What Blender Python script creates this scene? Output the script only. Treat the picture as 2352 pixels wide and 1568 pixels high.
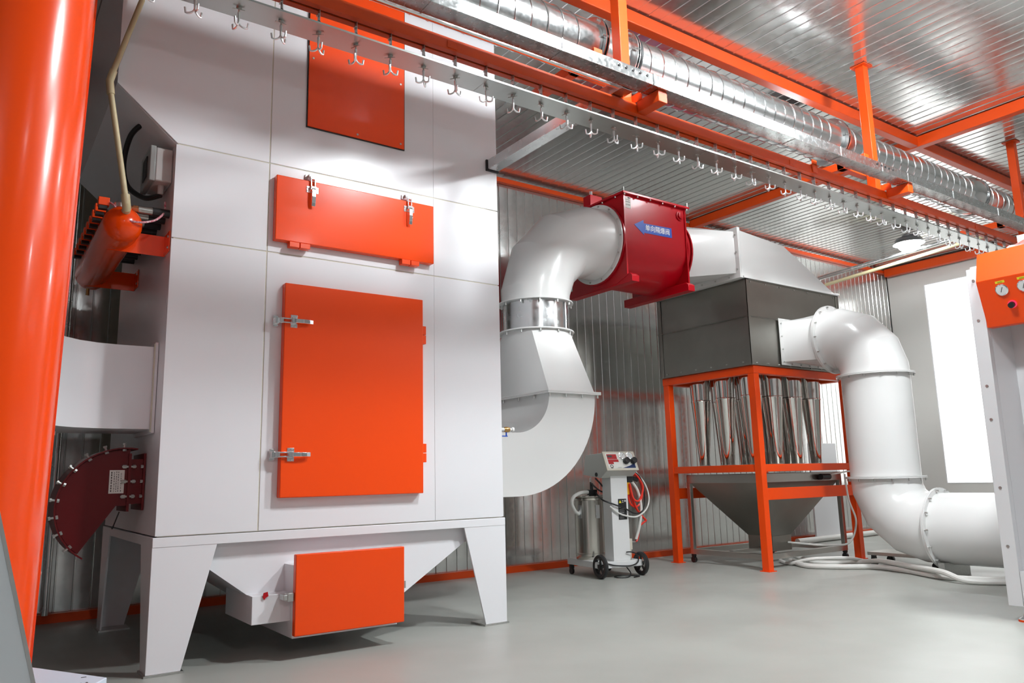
import bpy, math, random
from mathutils import Vector, Matrix
random.seed(7)
for o in list(bpy.data.objects): bpy.data.objects.remove(o, do_unlink=True)
SC = bpy.context.scene
COL = SC.collection
V = Vector
PI = math.pi

# ------------------------------------------------------------------ camera
def add_camera():
    yaw, pit, rol, F = math.radians(35.28), math.radians(9.97), math.radians(-1.34), 1776.0
    f = V((math.sin(yaw)*math.cos(pit), math.cos(yaw)*math.cos(pit), math.sin(pit)))
    r = V((math.cos(yaw), -math.sin(yaw), 0)); u = r.cross(f)
    r2 = r*math.cos(rol) + u*math.sin(rol); u2 = -r*math.sin(rol) + u*math.cos(rol)
    cd = bpy.data.cameras.new('camera'); cd.sensor_width = 36; cd.sensor_fit = 'HORIZONTAL'
    cd.lens = F*36/2352; cd.clip_start = .05; cd.clip_end = 100
    c = bpy.data.objects.new('camera', cd); COL.objects.link(c)
    m = Matrix((r2, u2, -f)).transposed().to_4x4(); m.translation = (0, 0, 1.05)
    c.matrix_world = m; SC.camera = c
add_camera()
# ------------------------------------------------------------------ world, exposure
w = bpy.data.worlds.new('world'); SC.world = w; w.use_nodes = True
w.node_tree.nodes['Background'].inputs[0].default_value = (.9, .95, 1, 1)
w.node_tree.nodes['Background'].inputs[1].default_value = .05
SC.view_settings.view_transform = 'Standard'; SC.view_settings.look = 'None'
SC.view_settings.gamma = 1; SC.view_settings.use_curve_mapping = False
SC.view_settings.exposure = 0.05
# lamp table: x, y, watts (every lamp is a round high-bay lamp hanging under the ceiling)
LAMPS = [(5.75, 1.82, 390), (3.3, 2.28, 235), (3.75, -.9, 12), (.6, -5.0, 185), (9.6, -1.2, 110), (11.85, 5.93, 150), (6.7, 4.40, 42)]  # the unseen lamp by the powder booth is added to light its front

# ------------------------------------------------------------------ materials
MATS = {}
def mat(name, col, rough=.4, metal=0., coat=0., noise=None, bump=None, emit=None, spec=.5, trans=0., rnoise=None, aniso=0.):
    m = bpy.data.materials.new(name); m.use_nodes = True
    nt = m.node_tree; b = nt.nodes['Principled BSDF']
    b.inputs['Base Color'].default_value = (*col, 1); b.inputs['Roughness'].default_value = rough
    b.inputs['Metallic'].default_value = metal; b.inputs['Coat Weight'].default_value = coat
    b.inputs['Coat Roughness'].default_value = .08
    b.inputs['Specular IOR Level'].default_value = spec
    b.inputs['Transmission Weight'].default_value = trans
    if emit: b.inputs['Emission Color'].default_value = (*emit[0], 1); b.inputs['Emission Strength'].default_value = emit[1]
    tc = nt.nodes.new('ShaderNodeTexCoord')
    def nz(scale, detail=3, stretch=None):
        n = nt.nodes.new('ShaderNodeTexNoise'); n.inputs['Scale'].default_value = scale; n.inputs['Detail'].default_value = detail
        if stretch:
            mp = nt.nodes.new('ShaderNodeMapping'); mp.inputs['Scale'].default_value = stretch
            nt.links.new(tc.outputs['Object'], mp.inputs['Vector']); nt.links.new(mp.outputs['Vector'], n.inputs['Vector'])
        else: nt.links.new(tc.outputs['Object'], n.inputs['Vector'])
        return n
    if noise:
        sc, amt, col2 = noise[:3]
        n = nz(sc, 4, noise[3] if len(noise) > 3 else None)
        rp = nt.nodes.new('ShaderNodeValToRGB'); rp.color_ramp.elements[0].position = .35; rp.color_ramp.elements[1].position = .65
        rp.color_ramp.elements[0].color = (*[a*(1-amt)+c*amt for a, c in zip(col, col2)], 1); rp.color_ramp.elements[1].color = (*col, 1)
        nt.links.new(n.outputs['Fac'], rp.inputs['Fac']); nt.links.new(rp.outputs['Color'], b.inputs['Base Color'])
    if rnoise:
        n = nz(rnoise[0], 2); mr = nt.nodes.new('ShaderNodeMapRange')
        mr.inputs['From Min'].default_value = .3; mr.inputs['From Max'].default_value = .7
        mr.inputs['To Min'].default_value = rnoise[1]; mr.inputs['To Max'].default_value = rnoise[2]
        nt.links.new(n.outputs['Fac'], mr.inputs['Value']); nt.links.new(mr.outputs['Result'], b.inputs['Roughness'])
    if bump:
        n = nz(bump[0], 2, bump[2] if len(bump) > 2 else None); bp = nt.nodes.new('ShaderNodeBump')
        bp.inputs['Strength'].default_value = bump[1]; bp.inputs['Distance'].default_value = .02
        nt.links.new(n.outputs['Fac'], bp.inputs['Height']); nt.links.new(bp.outputs['Normal'], b.inputs['Normal'])
    MATS[name] = m; return m
mat('orange', (.90, .068, .0005), .36, coat=.08, spec=.38, bump=(60, .01))
mat('orange_gloss', (.90, .066, .0005), .22, coat=.15, spec=.4, bump=(5, .03))
mat('orange_beam', (.66, .062, .003), .42, spec=.35, noise=(3, .2, (.5, .04, .002)))
mat('white', (.79, .79, .82), .30, coat=.1, noise=(1.3, .12, (.72, .71, .72)), bump=(4, .02))
mat('white_pipe', (.74, .735, .725), .27, coat=.25, noise=(2.5, .10, (.72, .70, .68)), bump=(5, .03))
mat('white_booth', (.76, .76, .78), .3, coat=.2, noise=(2, .06, (.7, .7, .7)))
mat('sealant', (.60, .57, .47), .6, noise=(30, .3, (.4, .36, .3)))
mat('partition', (.66, .64, .61), .5, noise=(1.2, .12, (.58, .55, .52)))
mat('valve_red', (.42, .001, .008), .33, coat=.12, spec=.35, noise=(4, .15, (.33, .001, .006)), bump=(8, .02))
mat('maroon', (.13, .001, .003), .45, spec=.3, noise=(6, .25, (.1, .003, .004)), bump=(20, .03))
mat('galv', (.66, .67, .67), .26, 1., noise=(45, .14, (.5, .51, .52)), rnoise=(40, .2, .3))
mat('galv_smooth', (.68, .69, .69), .22, 1., noise=(14, .2, (.55, .56, .57)), rnoise=(12, .16, .3), bump=(3, .03))
mat('duct_metal', (.68, .69, .69), .24, 1., noise=(60, .12, (.56, .57, .58)), rnoise=(50, .2, .27))
mat('sheet', (.70, .705, .69), .18, .92, noise=(18, .14, (.56, .57, .56)), rnoise=(20, .14, .22), bump=(1.1, .10))
mat('plate', (.52, .54, .52), .3, 1., noise=(10, .15, (.45, .47, .45)))
mat('steel_dark', (.36, .35, .32), .36, 1., noise=(3, .3, (.27, .26, .23)), bump=(6, .03))
mat('steel', (.56, .54, .51), .3, 1., noise=(6, .15, (.48, .46, .43)))
mat('tank_steel', (.62, .59, .54), .2, 1., noise=(8, .1, (.55, .52, .48)))
mat('mirror', (.82, .80, .77), .06, 1., bump=(4, .03))
mat('chrome', (.93, .94, .95), .17, 1.)
mat('hook_chrome', (.97, .97, .98), .28, .85)
mat('zinc', (.6, .6, .58), .35, 1., noise=(60, .3, (.4, .4, .4)))
mat('floor', (.36, .365, .337), .42, noise=(.9, .2, (.29, .29, .267)), rnoise=(1.5, .32, .5), bump=(14, .02))
mat('plain_wall', (.26, .26, .26), .5, noise=(1, .1, (.22, .22, .22)))
mat('black', (.012, .012, .013), .4)
mat('rubber', (.02, .02, .021), .35)
mat('brass', (.55, .32, .12), .3, 1.)
mat('copper', (.6, .25, .12), .3, 1.)
mat('pvc', (.55, .47, .28), .45, noise=(8, .25, (.42, .34, .18)))
mat('grey_plastic', (.52, .50, .49), .45, noise=(12, .1, (.45, .43, .42)))
mat('clear_plastic', (.75, .76, .74), .2, trans=.6, noise=(40, .1, (.7, .7, .7)))
mat('hose_white', (.72, .71, .68), .4, noise=(9, .2, (.6, .58, .53)))
mat('hose_red', (.80, .03, .012), .3, noise=(20, .1, (.6, .02, .01)))
mat('hose_pink', (.55, .06, .12), .4, noise=(90, .8, (.8, .7, .7)))
mat('yellow', (.85, .45, .02), .4, noise=(30, .1, (.7, .35, .02)))
mat('label_yellow', (.85, .72, .02), .5, noise=(60, .1, (.7, .6, .02)))
mat('paper', (.78, .77, .73), .6, noise=(40, .1, (.7, .69, .65)))
mat('blue', (.006, .07, .42), .45, noise=(25, .1, (.005, .05, .35)))
mat('navy', (.01, .03, .12), .35)
mat('text_white', (.9, .9, .9), .5)
mat('text_dark', (.07, .06, .06), .6)
mat('panel_red', (.45, .01, .015), .4, noise=(30, .1, (.35, .01, .01)))
mat('gauge_face', (.72, .74, .74), .25, noise=(50, .1, (.6, .62, .62)))
mat('cream', (.62, .58, .49), .4, noise=(20, .1, (.55, .5, .42)))
mat('cart_grey', (.50, .50, .47), .4, noise=(6, .1, (.45, .45, .42)))
mat('cart_white', (.76, .76, .76), .35, noise=(6, .08, (.7, .7, .7)))
mat('carton', (.62, .68, .78), .5, noise=(4, .08, (.55, .6, .7)))
mat('film', (.85, .85, .87), .15, trans=.35, bump=(12, .3))
mat('alu', (.88, .91, .95), .3, .2, noise=(4, .1, (.7, .72, .76)))
mat('lit_window', (.9, .9, .9), .5, emit=((1, .995, .98), 1.25))
mat('lamp_body', (.25, .25, .26), .4, .6)
mat('indicator', (.6, .02, .06), .3, emit=((1, .05, .15), .6))

# ------------------------------------------------------------------ mesh builder
def frame_of(d):
    d = V(d).normalized(); a = V((0, 0, 1)) if abs(d.z) < .9 else V((1, 0, 0))
    x = a.cross(d).normalized(); return x, d.cross(x).normalized(), d
class MB:
    def __init__(s): s.v = []; s.f = []
    def add(s, vs, fs):
        n = len(s.v); s.v += [tuple(p) for p in vs]; s.f += [tuple(n+i for i in f) for f in fs]; return s
    def box(s, x0, x1, y0, y1, z0, z1):
        return s.add([(x, y, z) for z in (z0, z1) for y in (y0, y1) for x in (x0, x1)],
                     [(0, 2, 3, 1), (4, 5, 7, 6), (0, 1, 5, 4), (1, 3, 7, 5), (3, 2, 6, 7), (2, 0, 4, 6)])
    def bar(s, p0, p1, w, h, up=(0, 0, 1)):
        p0, p1 = V(p0), V(p1); d = (p1-p0).normalized(); x = d.cross(V(up)).normalized(); y = x.cross(d)
        c = [p+x*a*w/2+y*b*h/2 for p in (p0, p1) for a, b in ((-1, -1), (1, -1), (1, 1), (-1, 1))]
        return s.add(c, [(3, 2, 1, 0), (4, 5, 6, 7)]+[(i, (i+1) % 4, 4+(i+1) % 4, 4+i) for i in range(4)])
    def rings(s, rs, closed=True, cap=True):
        n = len(rs[0]); vs = [p for r in rs for p in r]; fs = []
        for k in range(len(rs)-1):
            for i in range(n if closed else n-1):
                j = (i+1) % n; fs.append((k*n+i, k*n+j, (k+1)*n+j, (k+1)*n+i))
        if cap: fs.append(tuple(range(n))[::-1]); fs.append(tuple((len(rs)-1)*n+i for i in range(n)))
        return s.add(vs, fs)
    def cyl(s, p0, p1, r0, r1=None, n=20, cap=True):
        if r1 is None: r1 = r0
        p0, p1 = V(p0), V(p1); x, y, d = frame_of(p1-p0)
        R = lambda p, r: [p+(x*math.cos(2*PI*i/n)+y*math.sin(2*PI*i/n))*r for i in range(n)]
        return s.rings([R(p0, r0), R(p1, r1)], cap=cap)
    def lathe(s, p, d, prof, n=28, cap=True):
        p = V(p); x, y, d = frame_of(d)
        return s.rings([[p+d*h+(x*math.cos(2*PI*i/n)+y*math.sin(2*PI*i/n))*max(r, 1e-4) for i in range(n)] for r, h in prof], cap=cap)
    def ring(s, p, d, ri, ro, th, n=36):
        p = V(p); x, y, d = frame_of(d); C = lambda r, h: [p+d*h+(x*math.cos(2*PI*i/n)+y*math.sin(2*PI*i/n))*r for i in range(n)]
        return s.rings([C(ri, 0), C(ro, 0), C(ro, th), C(ri, th), C(ri, 0)], cap=False)
    def tube(s, pts, r, n=10, closed=False, cap=True):
        pts = [V(p) for p in pts]; rs = []; x = None
        for i, p in enumerate(pts):
            a = pts[max(i-1, 0)]; b = pts[min(i+1, len(pts)-1)]
            if closed: a = pts[i-1]; b = pts[(i+1) % len(pts)]
            d = (b-a).normalized()
            if x is None: x = frame_of(d)[0]
            x = (x-d*x.dot(d)).normalized(); y = d.cross(x)
            rr = r[i] if isinstance(r, (list, tuple)) else r
            rs.append([p+(x*math.cos(2*PI*k/n)+y*math.sin(2*PI*k/n))*rr for k in range(n)])
        if closed: rs.append(rs[0])
        return s.rings(rs, cap=cap and not closed)
    def prism(s, poly, ax, a, b):
        def P(u, v, t): return {'x': (t, u, v), 'y': (u, t, v), 'z': (u, v, t)}[ax]
        return s.rings([[P(u, v, a) for u, v in poly], [P(u, v, b) for u, v in poly]])
    def strip(s, l0, l1, closed=False):
        return s.rings([l0, l1], closed=closed, cap=False)
def spline(pts, n=8, closed=False):
    pts = [V(p) for p in pts]; out = []; L = len(pts)
    for i in range(L if closed else L-1):
        g = (lambda k: pts[k % L]) if closed else (lambda k: pts[min(max(k, 0), L-1)])
        a, b, c, d = g(i-1), g(i), g(i+1), g(i+2)
        for k in range(n):
            t = k/n; out.append(.5*((2*b)+(c-a)*t+(2*a-5*b+4*c-d)*t*t+(3*b-a-3*c+d)*t**3))
    if not closed: out.append(pts[-1])
    return out
def mesh_of(mb, m, name, ang=30):
    me = bpy.data.meshes.new(name); me.from_pydata(mb.v, [], mb.f); me.validate(); me.update()
    me.materials.append(MATS[m])
    for p in me.polygons: p.use_smooth = True
    me.set_sharp_from_angle(angle=math.radians(ang)); return me
def fixnormals(me):
    import bmesh
    bm = bmesh.new(); bm.from_mesh(me); bmesh.ops.recalc_face_normals(bm, faces=bm.faces); bm.to_mesh(me); bm.free()
def obj(name, mb, m, parent=None, bevel=0, kind=None, label=None, local=False, loc=None, ang=30):
    if isinstance(mb, bpy.types.Mesh): me = mb
    else: me = mesh_of(mb, m, name, ang); fixnormals(me)
    o = bpy.data.objects.new(name, me); COL.objects.link(o)
    if loc is not None: o.location = loc
    if parent is not None:
        o.parent = parent
        if not local and 'base' in parent: o.matrix_parent_inverse = Matrix.Translation(-V(parent['base'][:]))
    if bevel:
        b = o.modifiers.new('bevel', 'BEVEL'); b.width = bevel; b.segments = 2; b.limit_method = 'ANGLE'; b.angle_limit = math.radians(40)
    if kind: o['kind'] = kind
    if label: o['label'] = label
    return o
def thing(name, label, cat, loc=(0, 0, 0), group=None):
    o = bpy.data.objects.new(name, None); COL.objects.link(o); o.location = loc; o.empty_display_size = .1
    o['label'] = label; o['category'] = cat; o['base'] = [float(c) for c in loc]
    if group: o['group'] = group
    return o
def tag(o, label, cat, group=None):
    o['label'] = label; o['category'] = cat
    if group: o['group'] = group
    return o
def struct(name, mb, m, label=None, **k):
    o = obj(name, mb, m, **k); o['kind'] = 'structure'
    if label: o['label'] = label
    return o
def bolts_on(mb, pts, d, r=.008, h=.012):
    d = V(d).normalized()
    for p in pts: mb.cyl(V(p)-d*.001, V(p)+d*h, r, n=6)
    return mb
def circ(p, d, r, n, ph=0):
    x, y, d = frame_of(d); return [V(p)+(x*math.cos(2*PI*i/n+ph)+y*math.sin(2*PI*i/n+ph))*r for i in range(n)]

CEIL = 4.70
WALLY = 7.42
# ------------------------------------------------------------------ the setting
struct('floor', MB().box(-4, 14.2, -6.2, WALLY+.2, -.1, 0), 'floor', 'pale grey epoxy floor of the hall')
PITCH = .13; NR = 7; PW = PITCH*NR
def sheet_mesh(length, name):
    prof = []
    for k in range(NR):
        x = k*PITCH
        prof += [(x, 0), (x+.004, .0055), (x+.010, .0055), (x+.014, 0), (x+.045, .0005), (x+.072, .0007), (x+.1, .0005)]
    prof.append((PW-.002, 0))
    mb = MB(); a = [(x, h, 0) for x, h in prof]; b = [(x, h, length) for x, h in prof]
    mb.strip(a, b)
    me = mesh_of(mb, 'sheet', name, 25); return me
wall = struct('wall_back', MB().box(-4, 14.2, WALLY+.012, WALLY+.2, 0, CEIL+.3), 'plain_wall', 'back wall clad in ribbed galvanised metal sheets')
wm = sheet_mesh(CEIL, 'wall_sheet')
nw = int(18/PW)+1
for k in range(nw):
    x = -4+k*PW
    o = obj('wall_sheet', wm, None, wall, local=True); o.location = (x, WALLY, 0); o.scale = (1, -1, 1)
ceil = struct('ceiling', MB().box(-4, 14.2, -6.2, WALLY+.2, CEIL+.012, CEIL+.3), 'plain_wall', 'ceiling clad in ribbed galvanised metal sheets')
cm = sheet_mesh(13.6, 'ceiling_sheet')
for k in range(nw):
    x = -4+.05+k*PW
    o = obj('ceiling_sheet', cm, None, ceil, local=True); o.location = (x, WALLY, CEIL); o.rotation_euler = (PI/2, 0, 0); o.scale = (1, -1, 1)
struct('wall_left', MB().box(-4.2, -4, -6.2, WALLY+.2, 0, CEIL+.3), 'plain_wall', 'grey left end wall')
struct('wall_front', MB().box(-4.2, 14.2, -6.4, -6.2, 0, CEIL+.3), 'plain_wall', 'grey wall behind the viewer')
struct('wall_right', MB().box(13.95, 14.2, -6.2, WALLY, 0, CEIL+.3), 'partition', 'off white end wall of the hall')
# white partition with the lit opening
pt = MB().box(13.85, 13.95, 6.75, WALLY-.015, 0, 4.64).box(13.85, 13.95, 3.2, 5.45, 0, 4.64).box(13.85, 13.95, 5.45, 6.75, 0, .79).box(13.85, 13.95, 5.45, 6.75, 4.27, 4.64)
part = struct('wall_partition', pt, 'partition', 'off white partition panel at the far end around a glowing white opening')
win = struct('window_1', MB().box(13.87, 13.93, 5.45, 6.75, .79, 4.27), 'lit_window', 'tall glowing white lit opening in the partition')
obj('window_frame', MB().box(13.845, 13.86, 6.742, 6.755, .78, 4.28).box(13.845, 13.86, 5.445, 5.458, .78, 4.28).box(13.845, 13.86, 5.458, 6.742, 4.268, 4.28).box(13.845, 13.86, 5.458, 6.742, .78, .792), 'white_booth', win)
bb = struct('baseboard_back', MB().box(-3.9, 13.8, WALLY-.075, WALLY-.012, 0, .07), 'orange_beam', 'orange steel channel along the foot of the ribbed wall')
tr = struct('trim_1', MB().box(-3.9, 13.8, WALLY-.07, WALLY-.012, 4.60, 4.655), 'orange_beam', 'orange steel angle where wall meets ceiling')
# roof beams
def beam(p0, p1, w, h, label):
    o = obj('roof_beam', MB().bar(p0, p1, w, h), 'orange_beam', bevel=.006); tag(o, label, 'beam', 'orange beams under the ceiling'); return o
beam((-3.9, 4.03, 4.63), (13.8, 4.03, 4.63), .09, .11, 'long orange roof beam running beside the spiral duct')
beam((8.47, -6.1, 4.63), (8.47, 7.34, 4.63), .10, .12, 'orange roof beam crossing the ceiling from the red valve towards the right')
beam((13.7, 2.0, 4.60), (13.7, 7.34, 4.60), .12, .14, 'orange roof beam above the white partition')
beam((.3, -6.1, 4.63), (.3, 7.34, 4.63), .10, .12, 'orange roof beam above the left side of the white dust collector')

# ------------------------------------------------------------------ lamps
def lamp(x, y, watts, label):
    t = thing('high_bay_lamp', label, 'lamp', (x, y, 4.40), 'round lamps under the ceiling')
    obj('housing', MB().lathe((x, y, 4.555), (0, 0, 1), [(.19, 0), (.20, .015), (.18, .04), (.09, .05), (.09, .09), (.03, .095)], 32), 'lamp_body', t)
    mn = 'lamp_glass_%d' % round(watts)
    if mn not in MATS: mat(mn, (1, 1, 1), .4, emit=((.925, .98, 1), watts/.63))
    r = .18
    obj('diffuser', MB().lathe((x, y, 4.553), (0, 0, -1), [(r*math.cos(k*PI/16), r*math.sin(k*PI/16)) for k in range(9)], 24), mn, t)
    obj('added_shade', MB().lathe((x, y, 4.555), (0, 0, -1), [(.184, 0), (.225, .05), (.229, .05), (.19, -.004)], 32, cap=False), 'lamp_body', t)  # rim added to block the dome's upward light from the ceiling
    obj('rod', MB().cyl((x, y, 4.64), (x, y, CEIL), .012, n=10), 'zinc', t)
LL = ['round ceiling lamp in front of the orange control console', 'round ceiling lamp in front of the orange collector doors', 'round ceiling lamp beside the viewer',
      'round ceiling lamp behind the viewer', 'added round ceiling lamp lighting the powder booth front', 'bright round lamp glowing below the conveyor near the partition', 'round ceiling lamp hidden behind the spiral duct']
for (x, y, wt), l in zip(LAMPS, LL): lamp(x, y, wt, l)

# ------------------------------------------------------------------ dust collector cabinet
XA, XB, YF, YB = .935, 3.36, 4.91, 6.80
Z0, Z1, Z2, Z3 = .76, 2.547, 3.16, CEIL-.02
S1, S2 = 1.522, 2.775
XL = .583
dc = thing('dust_collector', 'tall white panelled dust collector on tapered legs with orange doors', 'dust collector', ((XA+XB)/2, 5.85, 0))
G = .0035; T = .02
core = MB().prism([(XA+.012, Z0), (XB-.012, Z0), (XB-.012, Z3), (XL+.012, Z3), (XL+.012, 3.475), (XA+.012, Z2)], 'y', YF+.003, YB)
obj('body', core, 'sealant', dc)
def fpan(poly, bev=.002): obj('panel', MB().prism(poly, 'y', YF, YF+T), 'white', dc, bevel=bev)
xs = [XA, S1, S2, XB]
for i in range(3):
    a, b = xs[i]+(G if i else 0), xs[i+1]-(G if i < 2 else 0)
    if i == 2: fpan([(a-2*G+.0012, Z0+G), (b, Z0+G), (b, Z1-G), (a-2*G+.0012, Z1-G)]); fpan([(a-2*G+.0012, Z1+G), (b, Z1+G), (b, Z2-G), (a-2*G+.0012, Z2-G)]); fpan([(a-2*G+.0012, Z2+G), (b, Z2+G), (b, Z3), (a-2*G+.0012, Z3)])
    else:
        fpan([(a, Z0+G), (b, Z0+G), (b, Z1-G), (a, Z1-G)]); fpan([(a, Z1+G), (b, Z1+G), (b, Z2-G), (a, Z2-G)])
        if i == 0: fpan([(a+.005, Z2+G), (b, Z2+G), (b, Z3), (XL, Z3), (XL, 3.47)])
        else: fpan([(a, Z2+G), (b, Z2+G), (b, Z3), (a, Z3)])
# side skins
obj('side_panel', MB().box(XA, XA+.014, YF+T, YB, Z0+G, Z2), 'white', dc)
obj('side_panel', MB().box(XB-.014, XB, YF+T, YB, Z0+G, Z3), 'white', dc)
obj('side_panel', MB().box(XL, XL+.014, YF+T, YB, 3.47, Z3), 'white', dc)
sl = MB(); n_ = V((-(3.47-Z2), 0, -(XA-XL))).normalized()*.014
a0, a1, b0, b1 = V((XA, YF+T, Z2)), V((XL, YF+T, 3.47)), V((XL, YB, 3.47)), V((XA, YB, Z2))
sl.add([a0, a1, b0, b1, a0-n_, a1-n_, b0-n_, b1-n_], [(0, 1, 2, 3), (7, 6, 5, 4), (0, 4, 5, 1), (1, 5, 6, 2), (2, 6, 7, 3), (3, 7, 4, 0)])
obj('sloping_panel', sl, 'white', dc)
# base frame and legs
obj('base_frame', MB().box(XA-.012, XB+.008, YF-.008, YF+.06, .70, Z0-G).box(XA-.012, XB+.008, YB-.06, YB+.005, .70, Z0-G).box(XA-.012, XA+.05, YF+.06, YB-.06, .70, Z0-G).box(XB-.05, XB+.008, YF+.06, YB-.06, .70, Z0-G), 'white', dc, bevel=.003)
def leg(xo, s, y0, sy):
    # folded sheet leg: front plate and side plate, tapering downwards
    m = MB()
    top, bot = .36*s, .185*s
    m.prism([(xo, .705), (xo+top, .705), (xo+bot, .012), (xo, .012)], 'y', y0, y0+sy*.012)
    m.prism([(y0+sy*.012, .705), (y0+sy*.34, .705), (y0+sy*.16, .012), (y0+sy*.012, .012)], 'x', xo, xo+s*.012)
    l = obj('leg', m, 'white', dc, bevel=.002)
    obj('foot_plate', MB().box(min(xo-.01*s, xo+.2*s), max(xo-.01*s, xo+.2*s), min(y0-.012*sy, y0+.18*sy), max(y0-.012*sy, y0+.18*sy), 0, .012), 'zinc', l)
leg(XA-.012, 1, YF-.006, 1); leg(XB+.008, -1, YF-.006, 1); leg(XA-.012, 1, YB, -1); leg(XB+.008, -1, YB, -1)
# hopper
hz0, hz1 = .22, .755
hx0, hx1, hy0, hy1 = 1.70, 2.44, 4.96, 5.72
hp = MB().rings([[(XA+.05, YF+.065, hz1), (XB-.05, YF+.065, hz1), (XB-.05, YB-.06, hz1), (XA+.05, YB-.06, hz1)], [(hx0, hy0, hz0), (hx1, hy0, hz0), (hx1, hy1, hz0), (hx0, hy1, hz0)]])
obj('hopper', hp, 'white', dc)
obj('hopper_neck', MB().box(1.48, 1.72, 4.84, 5.4, .22, .385).box(1.715, 2.42, 4.80, 5.7, .12, .55), 'white', dc, bevel=.003)
def door(x0, x1, z0, z1, y0, y1, name='door', m='orange'):
    d = obj(name, MB().box(x0, x1, y0, y1, z0, z1), m, dc, bevel=.005); return d
def latch(d, x, z, y, horiz=True):
    """toggle latch, lever pointing right (horizontal) or down; y is the door face"""
    def T_(u, v, h): return (x+u, y-h, z+v) if horiz else (x+v, y-h, z-u)
    def bx(m, u0, u1, v0, v1, h0, h1):
        a, b = T_(u0, v0, h0), T_(u1, v1, h1); m.box(*[c for p in zip(a, b) for c in (min(p), max(p))])
    m = MB(); bx(m, -.10, -.065, -.036, .036, -.05, -.042); bx(m, -.095, -.07, -.02, .02, -.042, -.01); bx(m, -.075, -.05, -.018, .018, -.015, .008)
    bx(m, 0, .045, -.042, .042, 0, .004); bx(m, .004, .03, -.02, .02, .004, .028); bx(m, -.055, .01, -.017, -.009, .004, .016); bx(m, -.055, .01, .009, .017, .004, .016); bx(m, -.058, -.05, -.017, .017, .002, .018)
    pr = [(.0, .02), (.03, .034), (.08, .036), (.12, .032), (.145, .026)]
    for (u, h), (u2, h2) in zip(pr, pr[1:]):
        w = .013
        a = [T_(u, -w, h), T_(u, w, h), T_(u, w, h-.006), T_(u, -w, h-.006)]; b = [T_(u2, -w, h2), T_(u2, w, h2), T_(u2, w, h2-.006), T_(u2, -w, h2-.006)]
        m.rings([a, b])
    bolts_on(m, [T_(u, v, .004) for u in (.012, .033) for v in (-.034, .034)], (0, -1, 0), .005, .004)
    obj('latch', m, 'chrome', d, bevel=.0012)
def hinge_h(d, x, z): obj('hinge', MB().box(x-.07, x-.003, 4.845, 4.895, z-.035, z), 'orange', d, bevel=.002); obj('hinge', MB().box(x+.003, x+.07, 4.845, 4.895, z-.035, z), 'orange', d, bevel=.002)
def hinge_v(d, x, z, y0, y1, h=.065): obj('hinge', MB().box(x, x+.028, y0, y1, z+.002, z+h), 'orange', d, bevel=.002); obj('hinge', MB().box(x, x+.028, y0, y1, z-h, z-.002), 'orange', d, bevel=.002)
d1 = door(1.555, 2.742, 2.622, 3.07, 4.855, 4.909, m='orange_gloss')
latch(d1, 1.80, 3.03, 4.855, False); latch(d1, 2.535, 3.03, 4.855, False); hinge_h(d1, 1.72, 2.62); hinge_h(d1, 2.545, 2.62)
d2 = door(1.632, 2.648, .957, 2.338, 4.852, 4.909)
latch(d2, 1.672, 2.085, 4.852); latch(d2, 1.672, 1.225, 4.852); hinge_v(d2, 2.649, 2.08, 4.86, 4.905); hinge_v(d2, 2.649, 1.235, 4.86, 4.905)
d3 = obj('cover_panel', MB().box(1.77, 2.515, 4.893, 4.909, 3.485, Z3-.02), 'orange', dc, bevel=.001)
obj('gasket', MB().box(1.763, 2.522, 4.9, 4.9095, 3.478, Z3-.013), 'black', dc)
sm = MB(); bolts_on(sm, [(2.14, 4.893, 3.51), (1.80, 4.893, 4.0), (2.485, 4.893, 4.0), (2.485, 4.893, 3.52)], (0, -1, 0), .008, .004); obj('screws', sm, 'zinc', d3, kind='stuff')
d4 = door(1.705, 2.437, .142, .618, 4.73, 4.775, 'hopper_door')
m = MB().box(1.665, 1.70, 4.745, 4.80, .345, .395).box(1.64, 1.67, 4.75, 4.83, .355, .385); obj('latch', m, 'zinc', d4, bevel=.002)
m = MB().box(2.44, 2.455, 4.745, 4.78, .35, .40); obj('latch', m, 'zinc', d4, bevel=.002)
obj('tag', MB().prism([(1.545, .40), (1.57, .405), (1.575, .38), (1.56, .372), (1.55, .36), (1.54, .375)], 'y', 4.83, 4.835), 'valve_red', dc)
# outlet tap on the right side
tp = thing('ball_valve', 'small brass ball valve with blue lever on the right side of the dust collector', 'valve', (3.42, 5.0, 1.42))
obj('nipple', MB().cyl((3.361, 5.0, 1.42), (3.44, 5.0, 1.42), .014, n=12), 'white_pipe', tp)
obj('valve_body', MB().lathe((3.44, 5.0, 1.42), (1, 0, 0), [(.017, 0), (.022, .012), (.022, .035), (.018, .05)], 16), 'brass', tp)
obj('coupling', MB().lathe((3.49, 5.0, 1.42), (1, 0, 0), [(.014, 0), (.014, .02), (.02, .022), (.02, .04), (.012, .042)], 16), 'white_pipe', tp)
obj('lever', MB().box(3.40, 3.47, 4.992, 5.008, 1.365, 1.373).cyl((3.462, 5, 1.37), (3.462, 5, 1.405), .006, n=8), 'blue', tp)
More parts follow.
